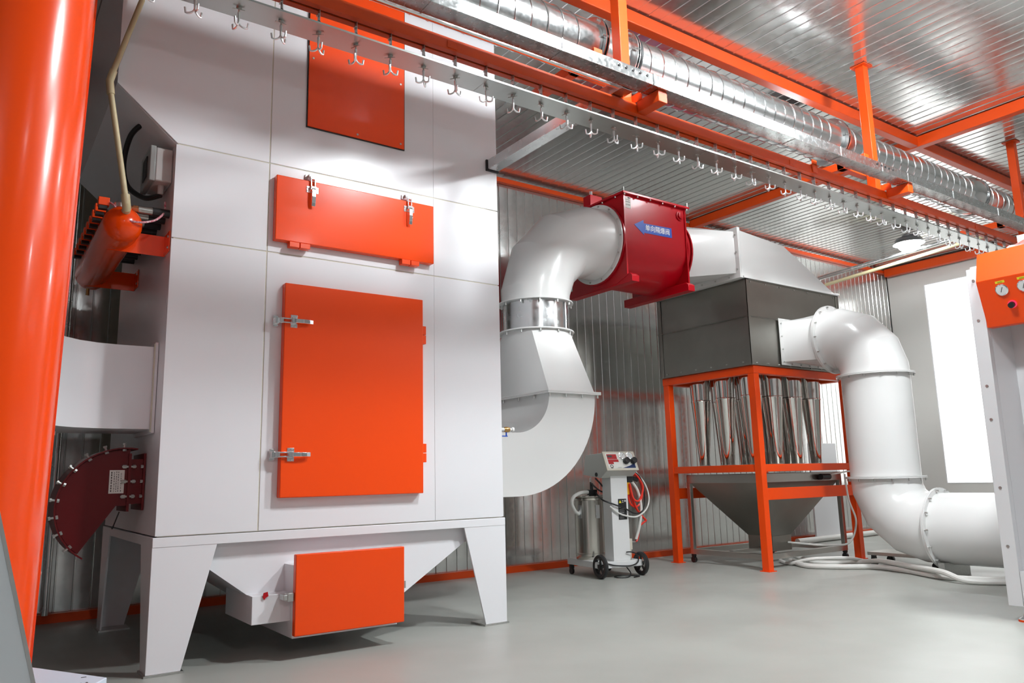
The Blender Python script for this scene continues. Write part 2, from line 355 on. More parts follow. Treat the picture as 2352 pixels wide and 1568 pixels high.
# ------------------------------------------------------------------ left side fittings
TX, TZ, TR = .665, 2.585, .108
tk = thing('air_tank', 'orange cylindrical air tank along the left side of the dust collector', 'tank', (TX, 5.6, TZ-TR))
prof = [(.0, 0), (.035, .006), (.066, .022), (.09, .045), (.104, .07), (TR, .10), (TR, 1.45), (.10, 1.48), (.07, 1.53), (0, 1.55)]
obj('tank_body', MB().lathe((TX, 4.83, TZ), (0, 1, 0), prof, 32), 'orange_gloss', tk)
for yb in (5.08, 6.12):
    m = MB(); zb = TZ-TR-.012
    m.prism([(TX-.06, zb), (XA-.004, zb), (XA-.004, zb+.13), (TX+.105, zb+.13), (TX+.09, zb+.06), (TX+.05, zb+.024), (TX-.0, zb+.01)], 'y', yb, yb+.006)
    m.box(XA-.008, XA-.002, yb-.15, yb, zb, zb+.13)
    b = obj('bracket', m, 'orange_gloss', tk)
    obj('bolts', bolts_on(MB(), [(XA-.008, yb-.12, zb+.03), (XA-.008, yb-.12, zb+.10)], (-1, 0, 0), .008, .006), 'zinc', b, kind='stuff')
for k in range(10):
    y = 5.0+k*.135; z = TZ+.135
    vb = obj('pulse_valve', MB().lathe((TX-.01, y, TZ+.10), (0, 0, 1), [(.028, 0), (.028, .02), (.036, .025), (.036, .05), (.02, .065)], 14), 'zinc', tk)
    obj('coil', MB().box(TX-.13, TX-.07, y-.026, y+.026, z-.015, z+.035), 'orange', vb, bevel=.003)
    obj('coil_plug', MB().box(TX-.125, TX-.08, y-.02, y+.02, z-.035, z-.015), 'black', vb)
    obj('fitting', MB().cyl((TX+.025, y, z), (TX+.06, y, z), .016, n=12).cyl((TX+.06, y, z), (TX+.09, y, z), .021, n=6), 'copper', vb)
    obj('sleeve', MB().cyl((TX+.09, y, z), (TX+.17, y, z), .023, n=14), 'steel', vb)
    obj('hose', MB().cyl((TX+.17, y, z), (XA-.002, y, z), .027, n=14), 'rubber', vb)
obj('drain_cock', MB().cyl((TX-.02, 6.25, TZ-TR-.05), (TX-.02, 6.25, TZ-TR), .012, n=10), 'brass', tk)
wc = obj('signal_cable', MB().tube(spline([(TX-.075, 5.0, TZ+.15), (TX-.05, 4.93, TZ+.11), (TX-.01, 4.86, TZ+.02), (TX+.07, 4.83, TZ+.0), (TX+.15, 4.86, TZ+.03), (TX+.20, 4.92, TZ+.08), (XA-.03, 5.0, TZ+.15), (XA-.025, 5.03, TZ+.22)]), .0065, 8), 'hose_pink')
tag(wc, 'pink and white sleeved cable looping over the orange air tank', 'cable')
pv = obj('supply_pipe', MB().tube([(.68, 4.84, 4.55), (.676, 4.82, 4.0), (.532, 4.80, 3.43), (.53, 4.80, 3.39), (.658, 4.80, 2.69)], .0165, 14), 'pvc')
obj('elbow_fitting', MB().tube([(.652, 4.80, 2.73), (.66, 4.80, 2.675), (.666, 4.815, 2.65), (.668, 4.86, 2.645)], .024, 14), 'pvc', pv)
obj('elbow_fitting', MB().tube([(.545, 4.80, 3.48), (.529, 4.80, 3.41), (.54, 4.80, 3.33)], .022, 14), 'pvc', pv)
tag(pv, 'cream plastic supply pipe bending down to the orange air tank', 'pipe')
jb = thing('junction_box', 'small grey junction box on the upper left side of the dust collector', 'box', (XA, 5.12, 2.86))
obj('box_body', MB().box(XA-.10, XA-.001, 4.98, 5.27, 2.92, 3.14), 'grey_plastic', jb, bevel=.008)
obj('box_lid', MB().box(XA-.135, XA-.10, 4.975, 5.275, 2.915, 3.145), 'clear_plastic', jb, bevel=.006)
obj('switch', MB().box(XA-.14, XA-.134, 5.06, 5.19, 2.96, 3.10), 'black', jb, bevel=.003)
obj('gland', MB().cyl((XA-.05, 5.06, 2.86), (XA-.05, 5.06, 2.92), .018, n=12), 'grey_plastic', jb)
cdt = obj('conduit', MB().tube(spline([(XA-.17, 5.12, 3.33), (XA-.22, 5.22, 3.27), (XA-.23, 5.36, 3.13), (XA-.20, 5.34, 2.98), (XA-.12, 5.2, 2.87), (XA-.05, 5.06, 2.855)]), .017, 12), 'rubber')
obj('end_fitting', MB().cyl((XA-.17, 5.12, 3.33), (XA-.125, 5.06, 3.365), .015, n=12), 'chrome', cdt)
tag(cdt, 'black corrugated conduit curving above the grey junction box', 'conduit')
# white rectangular branch duct leaving the left side, bending towards the viewer
bd = thing('branch_duct', 'white rectangular duct leaving the left side of the collector behind the orange column', 'duct', (.5, 5.3, 1.39))
path = [(XA-.02, 5.12), (.72, 5.12), (.60, 5.10), (.50, 5.05), (.42, 4.97), (.36, 4.86), (.34, 4.72), (.335, 4.3)]
dw = .50; outer = []; inner = []
for i, (x, y) in enumerate(path):
    a = V(path[max(i-1, 0)]); b = V(path[min(i+1, len(path)-1)]); d = (b-a).normalized(); nrm = V((d.y, -d.x))
    outer.append((x, y)); inner.append((x+nrm.x*dw, y+nrm.y*dw) if nrm.y > 0 or True else None)
# outer list is the face towards the viewer, inner the far face
far = [(XA-.02, 5.62), (.60, 5.62), (.35, 5.58), (.12, 5.45), (-.05, 5.22), (-.14, 4.95), (-.16, 4.72), (-.165, 4.3)]
rs = []
for (x, y), (x2, y2) in zip(path, far):
    rs.append([(x, y, 1.39), (x, y, 1.895), (x2, y2, 1.895), (x2, y2, 1.39)])
obj('duct_shell', MB().rings(rs), 'white', bd, ang=35)
obj('duct_collar', MB().box(XA-.022, XA-.002, 5.09, 5.65, 1.365, 1.92), 'white', bd, bevel=.003)
obj('sealant_bead', MB().box(XA-.028, XA-.02, 5.085, 5.095, 1.37, 1.91), 'sealant', bd)
# maroon explosion vent
vn = thing('explosion_vent', 'dark red quarter round explosion vent with bolted rim low on the left side', 'vent', (.75, 5.35, .68))
vy0, vy1 = 5.30, 5.62
cx, cz, R = .82, .93, .355
arc = [(cx+R*math.cos(math.radians(a)), cz+R*math.sin(math.radians(a))*.97) for a in range(86, 232, 8)]
poly = [(.84, 1.225), (.84, .935), (.78, .935)] + arc[::-1]
obj('vent_body', MB().prism(poly, 'y', vy0, vy1), 'maroon', vn, ang=25)
arcr = [(cx+(R+.012)*math.cos(math.radians(a)), cz+(R+.012)*math.sin(math.radians(a))*.97) for a in range(80, 238, 6)]
rim = MB().rings([[(x, vy0-.025, z), (cx+(x-cx)*.975, vy0-.025, cz+(z-cz)*.975), (cx+(x-cx)*.975, vy1+.02, cz+(z-cz)*.975), (x, vy1+.02, z)] for x, z in arcr]); obj('vent_rim', rim, 'maroon', vn)
obj('vent_neck', MB().box(.84, XA-.003, vy0+.004, vy1, .945, 1.215), 'maroon', vn)
obj('neck_flange', MB().box(.835, .85, vy0-.02, vy1+.02, .90, 1.25), 'maroon', vn); obj('neck_flange', MB().box(XA-.016, XA-.003, vy0-.02, vy1+.02, .905, 1.25), 'maroon', vn)
m = MB()
for a in range(92, 232, 16):
    c, s = math.cos(math.radians(a)), math.sin(math.radians(a)); p = V((cx+R*.97*c, vy0-.014, cz+R*.94*s)); q = V((cx+(R+.04)*c, vy0-.014, cz+(R+.04)*s*.97)); m.cyl(p, q, .007, n=8); m.cyl(p, p+(q-p)*.25, .012, n=6); m.cyl(q, q-(q-p)*.22, .012, n=6)
for z in (1.17, 1.08, .99):
    m.cyl((.80, vy0-.012, z), (.88, vy0-.012, z), .007, n=8); m.cyl((.805, vy0-.012, z), (.825, vy0-.012, z), .012, n=6); m.cyl((.86, vy0-.012, z), (.875, vy0-.012, z), .012, n=6); m.cyl((.905, vy0-.012, z), (.92, vy0-.012, z), .011, n=6)
obj('bolts', m, 'zinc', vn, kind='stuff')
pl = obj('name_plate', MB().box(.735, .818, vy0-.004, vy0-.0005, 1.01, 1.15), 'paper', vn)
m = MB()
for i, x in enumerate((.747, .762, .774, .785, .80)):
    z = 1.02
    while z < 1.135:
        l = random.uniform(.004, .012) if i else .011; wd = .0035 if i else .006; m.box(x-wd/2, x+wd/2, vy0-.0046, vy0-.0038, z, min(z+l, 1.142)); z += l+random.uniform(.003, .008)
obj('print', m, 'text_dark', pl, kind='stuff')
obj('chain', MB().cyl((.80, vy0-.01, .90), (.765, vy0-.02, .80), .004, n=6), 'black', vn)
# galvanised downpipe at the wall behind
dp = obj('down_pipe', MB().cyl((.62, 7.30, .07), (.62, 7.30, 4.58), .028, n=14), 'galv_smooth'); tag(dp, 'thin galvanised pipe standing against the wall at the left', 'pipe')

# ------------------------------------------------------------------ orange column, carton, aluminium profile
cb, ct = V((-.045, 3.62, 0)), V((.03, 3.62, CEIL-.01))
colm = thing('orange_column', 'thick glossy orange round column at the left edge', 'column', (cb.x, cb.y, 0))
obj('column_shaft', MB().cyl(cb, ct, .31, .318, n=64), 'orange_gloss', colm, ang=20)
tdir = V((math.cos(math.radians(-6)), math.sin(math.radians(-6)), 0))
m = MB(); pts = []
for k in range(9):
    t = .04+k*.115; p = cb.lerp(ct, t)+tdir*.314; pts.append(p)
bolts_on(m, pts, tdir, .008, .006); obj('rivets', m, 'zinc', colm, kind='stuff')
obj('seam', MB().bar(cb+tdir*.311, ct+tdir*.319, .006, .03, up=(0, 1, 0)), 'orange_gloss', colm)
cr = thing('carton', 'pale blue white carton with printed marks at the foot of the orange column', 'box', (.15, 2.75, 0))
obj('carton_body', MB().prism([(.25, 3.18), (.427, 2.855), (.2, 2.50), (-.35, 2.55), (-.35, 3.0), (.05, 3.24)], 'z', 0, .46), 'carton', cr, bevel=.003)
m = MB()
for i in range(9):
    x = .30+i*.008; m.box(x, x+.005, 2.80-.02*(i % 3), 2.825-.02*(i % 2), .4605, .4612)
m.box(.36, .375, 2.90, 2.905, .4605, .4612); obj('print', m, 'text_dark', cr, kind='stuff')
al = thing('aluminium_profile', 'silver grooved aluminium profile leaning at the lower left corner', 'profile', (.23, 1.6, 0))
p0, p1 = V((.3115, 1.6, .0)), V((-.142, 1.6, 1.80)); dd = (p1-p0).normalized(); sd = V((-dd.z, 0, dd.x)).normalized()
def prof_bar(off, wid, y0, y1, m): return m.add([q+sd*o+V((0, y-1.6, 0)) for q in (p0+dd*.005, p1) for o, y in ((off, y0), (off+wid, y0), (off+wid, y1), (off, y1))], [(0, 1, 2, 3), (7, 6, 5, 4), (0, 4, 5, 1), (1, 5, 6, 2), (2, 6, 7, 3), (3, 7, 4, 0)])
if sd.x > 0: sd = -sd
m = MB(); prof_bar(0, .045, 1.585, 1.66, m)
for i in range(5): prof_bar(.052+i*.011, .005, 1.588, 1.66, m)
prof_bar(.107, .04, 1.585, 1.66, m); prof_bar(0, .147, 1.60, 1.655, m)
obj('profile_bar', m, 'alu', al)
m = MB(); prof_bar(-.002, .006, 1.583, 1.60, m); obj('edge_trim', m, 'grey_plastic', al)

# ------------------------------------------------------------------ white duct run from the collector
PX, PY, PR = 4.54, 6.0, .335
ed = thing('square_elbow_duct', 'white flat sided quarter round elbow duct beside the dust collector', 'duct', (3.9, 6.0, .89))
ey0, ey1 = 5.45, 6.55; ecx, ecz, ro, ri = 3.89, 1.79, .90, .36
rs = [[(3.365, ey0, ecz-ro), (3.365, ey1, ecz-ro), (3.365, ey1, ecz-ri), (3.365, ey0, ecz-ri)]]
for k in range(0, 19):
    a = -PI/2+k*PI/36; c, s = math.cos(a), math.sin(a)
    rs.append([(ecx+ro*c, ey0, ecz+ro*s), (ecx+ro*c, ey1, ecz+ro*s), (ecx+ri*c, ey1, ecz+ri*s), (ecx+ri*c, ey0, ecz+ri*s)])
obj('elbow_shell', MB().rings(rs), 'white_pipe', ed, ang=20)
fx0, fx1 = ecx+ri-.04, ecx+ro+.045
fl = MB().box(fx0, fx1, ey0-.04, ey1+.04, ecz-.002, ecz+.012); obj('flange', fl, 'white_pipe', ed, bevel=.002)
m = MB(); bolts_on(m, [(fx0+.03+i*(fx1-fx0-.06)/3, ey0-.022, ecz-.002) for i in range(4)]+[(fx0+.02, ey0+.2+i*.25, ecz-.002) for i in range(4)], (0, 0, -1), .009, .03); obj('bolts', m, 'zinc', ed, kind='stuff')
td = thing('transition_duct', 'white duct tapering from square flange up to round collar', 'duct', (PX, PY, ecz+.012))
def rect_round(rect, cen, r, axis, n=40):
    """ring of n points of a rectangle (4 corners, ordered) matched to a circle, both as point lists"""
    rect = [V(p) for p in rect]; c = sum(rect, V((0, 0, 0)))/4; per = n//4; A = []; B = []
    cen = V(cen)
    e1 = (rect[1]-rect[0]).normalized(); e2 = (rect[3]-rect[0]).normalized()
    for q in range(4):
        for k in range(per):
            t = k/per; A.append(rect[q].lerp(rect[(q+1) % 4], t))
            ang = -3*PI/4+PI/2*(q+t); B.append(cen+(e1*math.cos(ang)+e2*math.sin(ang))*r)
    return A, B
A, B = rect_round([(ecx+ri, ey0, ecz+.012), (ecx+ro, ey0, ecz+.012), (ecx+ro, ey1, ecz+.012), (ecx+ri, ey1, ecz+.012)], (PX, PY, 2.44), PR, 'z')
obj('transition_shell', MB().rings([A, B]), 'white_pipe', td, ang=35)
obj('flange', MB().box(fx0, fx1, ey0-.04, ey1+.04, ecz+.0125, ecz+.026), 'white_pipe', td, bevel=.002)
obj('flange', MB().ring((PX, PY, 2.435), (0, 0, 1), PR-.01, PR+.04, .012), 'white_pipe', td)
obj('bolts', bolts_on(MB(), circ((PX, PY, 2.435), (0, 0, 1), PR+.022, 12), (0, 0, -1), .008, .03), 'zinc', td, kind='stuff')
cl = thing('steel_collar', 'brushed steel collar between the white transition and the round elbow', 'duct collar', (PX, PY, 2.447))
obj('collar_shell', MB().cyl((PX, PY, 2.448), (PX, PY, 2.725), PR-.008, n=48), 'galv_smooth', cl)
obj('lap_seam', MB().box(PX+.12, PX+.135, PY-PR+.018, PY-PR+.03, 2.45, 2.72), 'galv_smooth', cl)
ZC = 3.485
el = thing('round_elbow_duct', 'white segmented round elbow duct joined to the red valve', 'duct', (PX, PY, 2.726))
def gore(c0, d0, d1, rad, r0, r1, angs, lead0, lead1, n=40):
    """rings of a mitred elbow; c0 start centre, going d0 then turning to d1"""
    c0, d0, d1 = V(c0), V(d0), V(d1); cc = c0+d0*lead0+d1*rad; side = d0.cross(d1)
    rs = []
    def ringat(c, u, r): return [c+(u*math.cos(2*PI*i/n)+side*math.sin(2*PI*i/n))*r for i in range(n)]
    rs.append(ringat(c0, -d1, r0)); N = len(angs)
    for k, a in enumerate(angs):
        a = math.radians(a); u = -d1*math.cos(a)+d0*math.sin(a); c = cc+u*rad; rs.append(ringat(c, u, r0+(r1-r0)*(k+1)/(N+1)))
    e = cc+d0*rad+d1*lead1; rs.append(ringat(e, d0, r1)); return rs, e
rs, e = gore((PX, PY, 2.738), (0, 0, 1), (1, 0, 0), ZC-2.738-.04, PR, .385, (6, 32, 58, 84), .04, .115)
obj('elbow_shell', MB().rings(rs), 'white_pipe', el, ang=16)
obj('flange', MB().ring((PX, PY, 2.727), (0, 0, 1), PR-.01, PR+.04, .012), 'white_pipe', el)
obj('bolts', bolts_on(MB(), circ((PX, PY, 2.727), (0, 0, 1), PR+.022, 12), (0, 0, -1), .008, .03), 'zinc', el, kind='stuff')
VX0 = e.x+.014
obj('flange', MB().ring((e.x-.004, PY, ZC), (1, 0, 0), .37, .43, .016, 48), 'white_pipe', el)
obj('bolts', bolts_on(MB(), circ((e.x-.004, PY, ZC), (1, 0, 0), .41, 14), (-1, 0, 0), .009, .012), 'zinc', el, kind='stuff')
sw = thing('switch_box', 'small red and grey switch box between the collector and the steel collar', 'switch', (3.40, 5.3, 2.45))
obj('box_body', MB().box(3.361, 3.44, 5.25, 5.35, 2.42, 2.56), 'grey_plastic', sw, bevel=.005)
obj('switch', MB().box(3.38, 3.47, 5.235, 5.25, 2.46, 2.52), 'hose_red', sw, bevel=.004)
obj('cable', MB().tube(spline([(3.40, 5.30, 2.56), (3.42, 5.28, 2.62), (3.40, 5.3, 2.68), (3.363, 5.3, 2.70)]), .008), 'black', sw)
obj('cable', MB().tube(spline([(3.41, 5.28, 2.42), (3.44, 5.27, 2.37), (3.47, 5.28, 2.39), (3.46, 5.3, 2.44)]), .006), 'hose_white', sw)
# red valve
vx0, vx1 = VX0+.02, 6.33; vyf, vyb = 5.575, 6.425; vt = 3.93; vr = .425; vzc = 3.46
rv = thing('explosion_valve', 'dark red U shaped duct valve with bolted lid and blue arrow label', 'valve', ((vx0+vx1)/2, PY, 3.0))
U = [(vyf, vt), (vyf, vzc)]+[(PY+vr*math.cos(PI+PI*k/20), vzc+vr*math.sin(PI+PI*k/20)) for k in range(1, 20)]+[(vyb, vzc), (vyb, vt)]
obj('valve_body', MB().prism(U, 'x', vx0+.02, vx1-.02), 'valve_red', rv, ang=25)
for xx in (vx0, vx1-.02):
    ep = [(vyf-.012, vt), (vyf-.012, 3.06), (PY-.28, 3.0), (PY+.28, 3.0), (vyb+.012, 3.06), (vyb+.012, vt)]
    obj('end_plate', MB().prism(ep, 'x', xx, xx+.02), 'valve_red', rv)
obj('lid', MB().box(vx0-.03, vx1+.03, vyf-.045, vyb+.045, vt, vt+.022), 'valve_red', rv, bevel=.003)
m = MB(); nb = 6
bolts_on(m, [(vx0+i*(vx1-vx0)/(nb-1), vyf-.03, vt) for i in range(nb)]+[(vx0-.012, vyf+.1+i*.2, vt) for i in range(4)], (0, 0, -1), .010, .016)
bolts_on(m, [(vx0-.01, vyf-.03, vt+.022), (vx1+.01, vyf-.03, vt+.022)], (0, 0, 1), .008, .045); obj('bolts', m, 'zinc', rv, kind='stuff')
obj('flange', MB().ring((vx0-.018, PY, ZC), (1, 0, 0), .36, .445, .018, 48), 'valve_red', rv); obj('flange', MB().ring((vx1, PY, ZC), (1, 0, 0), .36, .445, .03, 48), 'valve_red', rv)
obj('neck', MB().cyl((vx1, PY, ZC), (vx1+.07, PY, ZC), .40, n=48), 'valve_red', rv); obj('flange', MB().ring((vx1+.06, PY, ZC), (1, 0, 0), .36, .445, .018, 48), 'valve_red', rv)
obj('bolts', bolts_on(MB(), circ((vx1+.03, PY, ZC), (1, 0, 0), .425, 16), (-1, 0, 0), .008, .012), 'zinc', rv, kind='stuff')
for xx in (vx0+.005, vx1-.10):
    obj('foot', MB().prism([(5.50, 2.985), (6.5, 2.985), (6.5, 3.075), (5.53, 3.075), (5.50, 3.05)], 'x', xx, xx+.10), 'valve_red', rv, bevel=.004)
obj('motor_cap', MB().box(vx0+.02, vx0+.19, 6.10, 6.22, vt+.022, vt+.17), 'valve_red', rv, bevel=.004)
obj('cap_knob', MB().cyl((vx0+.08, 6.16, vt+.17), (vx0+.08, 6.16, vt+.23), .018, n=8), 'chrome', rv)
obj('plug', MB().lathe((vx1-.09, vyf, vt-.09), (0, -1, 0), [(.055, 0), (.055, .012), (.038, .014), (.038, .03), (.026, .032)], 18), 'valve_red', rv)
# blue arrow with the lettering
ar = [(5.54, 3.625), (5.68, 3.695), (5.68, 3.66), (6.10, 3.675), (6.10, 3.565), (5.68, 3.555), (5.68, 3.53)]
ao = obj('arrow_label', MB().prism(ar, 'y', vyf-.003, vyf-.0005), 'blue', rv)
def text_mesh(txt, size, m, name):
    cu = bpy.data.curves.new(name, 'FONT'); cu.body = txt; cu.size = size; cu.extrude = .0006; cu.align_x = 'CENTER'; cu.align_y = 'CENTER'; cu.resolution_u = 3; cu.offset = size*.004
    o = bpy.data.objects.new(name, cu); COL.objects.link(o); dg = bpy.context.evaluated_depsgraph_get(); dg.update()
    me = bpy.data.meshes.new_from_object(o.evaluated_get(dg)); bpy.data.objects.remove(o, do_unlink=True)
    me.materials.clear(); me.materials.append(MATS[m]); return me
tm = text_mesh('单向隔爆阀', .074, 'text_white', 'lettering')
to = bpy.data.objects.new('lettering', tm); COL.objects.link(to); to.parent = ao
to.matrix_local = Matrix.Translation((5.885, vyf-.0042, 3.614)) @ Matrix.Rotation(math.radians(-1), 4, 'Y') @ Matrix.Rotation(PI/2, 4, 'X')
lp = obj('paper_label', MB().box(5.425, 5.505, vyf-.003, vyf-.0005, 3.79, 3.915), 'paper', rv)
m = MB().box(5.465, 5.495, vyf-.0038, vyf-.0028, 3.895, 3.908)
for z in (3.875, 3.853, 3.82):
    for x in range(5): m.box(5.432+x*.013, 5.432+x*.013+random.uniform(.005, .011), vyf-.0038, vyf-.0028, z, z+.007)
obj('print', m, 'text_dark', lp, kind='stuff')

ORD = 'first second third fourth fifth sixth seventh eighth ninth tenth eleventh twelfth thirteenth fourteenth fifteenth sixteenth'.split()
# ------------------------------------------------------------------ cyclone separator
fx_, gx_, fy_, gy_ = 7.09, 8.92, 5.40, 6.77
cf = thing('cyclone_stand', 'orange square tube frame carrying the steel cyclone separator', 'frame', (8.0, 6.08, 0))
tw = .085
for x in (fx_, gx_-tw):
    for y in (fy_, gy_-tw):
        l = obj('post', MB().box(x, x+tw, y, y+tw, .008, 2.13), 'orange', cf, bevel=.003); obj('foot_plate', MB().box(x-.02, x+tw+.02, y-.02, y+tw+.02, 0, .008), 'orange', l)
def xb(z0, z1, ys, d=.05):
    for y in ys: obj('cross_rail', MB().box(fx_+tw, gx_-tw, y, y+d, z0, z1), 'orange', cf, bevel=.003)
def yb(z0, z1, xs_, d=.05):
    for x in xs_: obj('cross_rail', MB().box(x, x+d, fy_+tw, gy_-tw, z0, z1), 'orange', cf, bevel=.003)
xb(1.05, 1.13, (fy_+.01, gy_-.06)); yb(1.05, 1.13, (fx_+.01, gx_-.06)); xb(.745, .872, (fy_+.01, gy_-.06))
obj('top_rail', MB().box(fx_-.005, gx_+.005, fy_-.005, fy_+tw, 2.13, 2.215), 'orange', cf, bevel=.003); obj('top_rail', MB().box(fx_-.005, gx_+.005, gy_-tw, gy_+.005, 2.13, 2.215), 'orange', cf, bevel=.003)
obj('top_rail', MB().box(fx_-.005, fx_+tw, fy_+tw, gy_-tw, 2.13, 2.215), 'orange', cf, bevel=.003); obj('top_rail', MB().box(gx_-tw, gx_+.005, fy_+tw, gy_-tw, 2.13, 2.215), 'orange', cf, bevel=.003)
hs = thing('cyclone_housing', 'dark brushed steel housing box on top of the orange cyclone frame', 'housing', (8.0, 6.08, 2.215))
ax0, ax1, ay0, ay1 = 7.05, 8.85, 5.385, 6.765
obj('housing_box', MB().box(ax0+.012, ax1-.012, ay0+.012, ay1-.012, 2.218, 3.20), 'steel_dark', hs)
for x, y, sx, sy in ((ax0, ay0, 1, 1), (ax1, ay0, -1, 1), (ax0, ay1, 1, -1), (ax1, ay1, -1, -1)):
    m = MB().box(min(x, x+.055*sx), max(x, x+.055*sx), min(y, y+.006*sy), max(y, y+.006*sy), 2.22, 3.20).box(min(x, x+.006*sx), max(x, x+.006*sx), min(y, y+.055*sy), max(y, y+.055*sy), 2.22, 3.20); obj('corner_angle', m, 'steel_dark', hs)
for z0, z1, o_ in ((2.217, 2.223, .03), (2.765, 2.772, .025), (2.774, 2.781, .025), (3.192, 3.20, .02)):
    obj('flange', MB().box(ax0-o_+.02, ax1+o_-.02, ay0-o_+.02, ay1+o_-.02, z0, z1), 'steel_dark', hs)
m = MB(); bolts_on(m, [(ax0+.01, ay0+.12+i*.23, 2.26) for i in range(6)], (-1, 0, 0), .009, .012); bolts_on(m, [(ax0+.1+i*.2, ay0+.01, 2.245) for i in range(9)], (0, -1, 0), .009, .012); bolts_on(m, [(ax0+.08+i*.27, ay0+.01, 3.17) for i in range(7)], (0, -1, 0), .009, .014); obj('bolts', m, 'zinc', hs, kind='stuff')
hd = thing('hood', 'white sloping hood on top of the steel cyclone housing', 'hood', (8.0, 6.08, 3.202))
obj('hood_shell', MB().prism([(7.01, 3.225), (7.01, 3.765), (7.84, 3.70), (8.82, 3.225)], 'y', ay0+.02, ay1-.02), 'white_pipe', hd)
obj('flange', MB().box(ax0-.035, ax1+.01, ay0-.015, ay1+.015, 3.202, 3.226), 'white_pipe', hd, bevel=.002)
obj('flange', MB().box(6.985, 7.008, ay0-.005, ay1+.005, 3.20, 3.79), 'white_pipe', hd, bevel=.004)
tt = thing('inlet_transition', 'white duct between the red valve and the hood flange', 'duct', (6.7, PY, 3.1))
A, B = rect_round([(6.97, 6.70, 3.26), (6.97, 5.43, 3.26), (6.97, 5.43, 3.745), (6.97, 6.70, 3.745)], (vx1+.08, PY, ZC), .40, 'x')
obj('transition_shell', MB().rings([A, B]), 'white_pipe', tt, ang=30)
obj('flange', MB().box(6.962, 6.983, ay0-.005, ay1+.005, 3.20, 3.79), 'white_pipe', tt, bevel=.004)
m = MB(); bolts_on(m, [(6.962, ay0+.03, 3.3+i*.2) for i in range(3)]+[(6.962, ay0+.15+i*.2, 3.228) for i in range(6)], (-1, 0, 0), .01, .012); obj('bolts', m, 'zinc', tt, kind='stuff')
# cyclones
cyp = MB().lathe((0, 0, 0), (0, 0, 1), [(.05, 1.115), (.062, 1.14), (.118, 1.90), (.122, 1.905), (.122, 1.92), (.118, 1.925), (.130, 2.20), (.06, 2.21)], 32)
cym = mesh_of(cyp, 'mirror', 'cyclone_cone', 40); fixnormals(cym)
cyr = MB().ring((0, 0, 1.12), (0, 0, 1), .05, .075, .02, 24); cyrm = mesh_of(cyr, 'steel', 'cone_foot'); fixnormals(cyrm)
CL = {(0, 0): 'mirror steel cyclone cone behind the near corner post', (0, 1): 'mirror steel cyclone cone in the middle of the left face', (0, 2): 'mirror steel cyclone cone nearest the ribbed wall on the left face',
      (1, 0): 'mirror steel cyclone cone just right of the near corner post', (2, 0): 'mirror steel cyclone cone in the middle of the right face', (3, 0): 'mirror steel cyclone cone nearest the white vertical pipe'}
for i in range(4):
    for j in range(3):
        x, y = 7.40+i*.385, 5.70+j*.375
        t = thing('cyclone', CL.get((i, j), 'mirror steel cyclone cone in the %s row back, %s from the left face' % (ORD[j], ORD[i])), 'cyclone', (x, y, 0), 'mirror steel cyclones in the orange frame')
        obj('cyclone_cone', cym, None, t, local=True); obj('cone_foot', cyrm, None, t, local=True)
obj('tray', MB().box(fx_+.065, gx_-.065, fy_+.065, gy_-.065, 1.095, 1.115), 'steel_dark', cf)
# steel collecting hopper on casters
sh = thing('hopper_cart', 'steel powder hopper in a wheeled frame under the cyclones', 'hopper', (8.02, 6.08, 0))
sx0, sx1, sy0, sy1 = 7.24, 8.78, 5.53, 6.62
obj('rim', MB().box(sx0, sx1, sy0, sy1, .93, 1.03), 'steel', sh, bevel=.003)
oc = (8.0, 6.05)
obj('funnel', MB().rings([[(sx0+.03, sy0+.03, .93), (sx1-.03, sy0+.03, .93), (sx1-.03, sy1-.03, .93), (sx0+.03, sy1-.03, .93)], [(oc[0]-.17, oc[1]-.17, .30), (oc[0]+.17, oc[1]-.17, .30), (oc[0]+.17, oc[1]+.17, .30), (oc[0]-.17, oc[1]+.17, .30)]]), 'steel_dark', sh)
obj('outlet_box', MB().box(oc[0]-.175, oc[0]+.175, oc[1]-.175, oc[1]+.175, .13, .305), 'steel_dark', sh, bevel=.003)
for x in (sx0, sx1-.05):
    for y in (sy0, sy1-.05):
        l = obj('leg', MB().box(x, x+.05, y, y+.05, .10, .93), 'steel', sh, bevel=.002)
        obj('caster_fork', MB().box(x+.005, x+.045, y+.005, y+.045, .075, .10).box(x+.005, x+.010, y+.01, y+.04, .03, .075).box(x+.04, x+.045, y+.01, y+.04, .03, .075), 'black', l)
        obj('caster_wheel', MB().cyl((x+.011, y+.025, .036), (x+.039, y+.025, .036), .036, n=20), 'rubber', l)
for y in (sy0, sy1-.05): obj('bottom_rail', MB().box(sx0+.05, sx1-.05, y, y+.05, .10, .16), 'steel', sh, bevel=.002)
for x in (sx0, sx1-.05): obj('bottom_rail', MB().box(x, x+.05, sy0+.05, sy1-.05, .10, .16), 'steel', sh, bevel=.002)
obj('bottom_rail', MB().box(sx0+.05, oc[0]-.176, oc[1]-.03, oc[1]+.03, .13, .17), 'steel', sh); obj('bottom_rail', MB().box(oc[0]+.176, sx1-.05, oc[1]-.03, oc[1]+.03, .13, .17), 'steel', sh)
obj('vibrator', MB().cyl((8.28, sy0-.05, .975), (8.45, sy0-.05, .975), .035, n=16).box(8.30, 8.43, sy0-.06, sy0, .94, .955), 'black', sh)
obj('air_line', MB().tube(spline([(8.60, 5.37, 1.0), (8.62, 5.36, .7), (8.68, 5.33, .45), (8.55, 5.35, .22), (8.35, 5.45, .19), (8.20, 5.6, .2), (8.1, 5.87, .22)]), .011), 'hose_white', sh)
obj('air_line', MB().tube(spline([(8.45, sy0-.02, .99), (8.55, 5.37, 1.02), (8.70, 5.36, 1.03), (8.85, 5.34, .99), (8.90, 5.33, .93)]), .010), 'hose_white', sh)
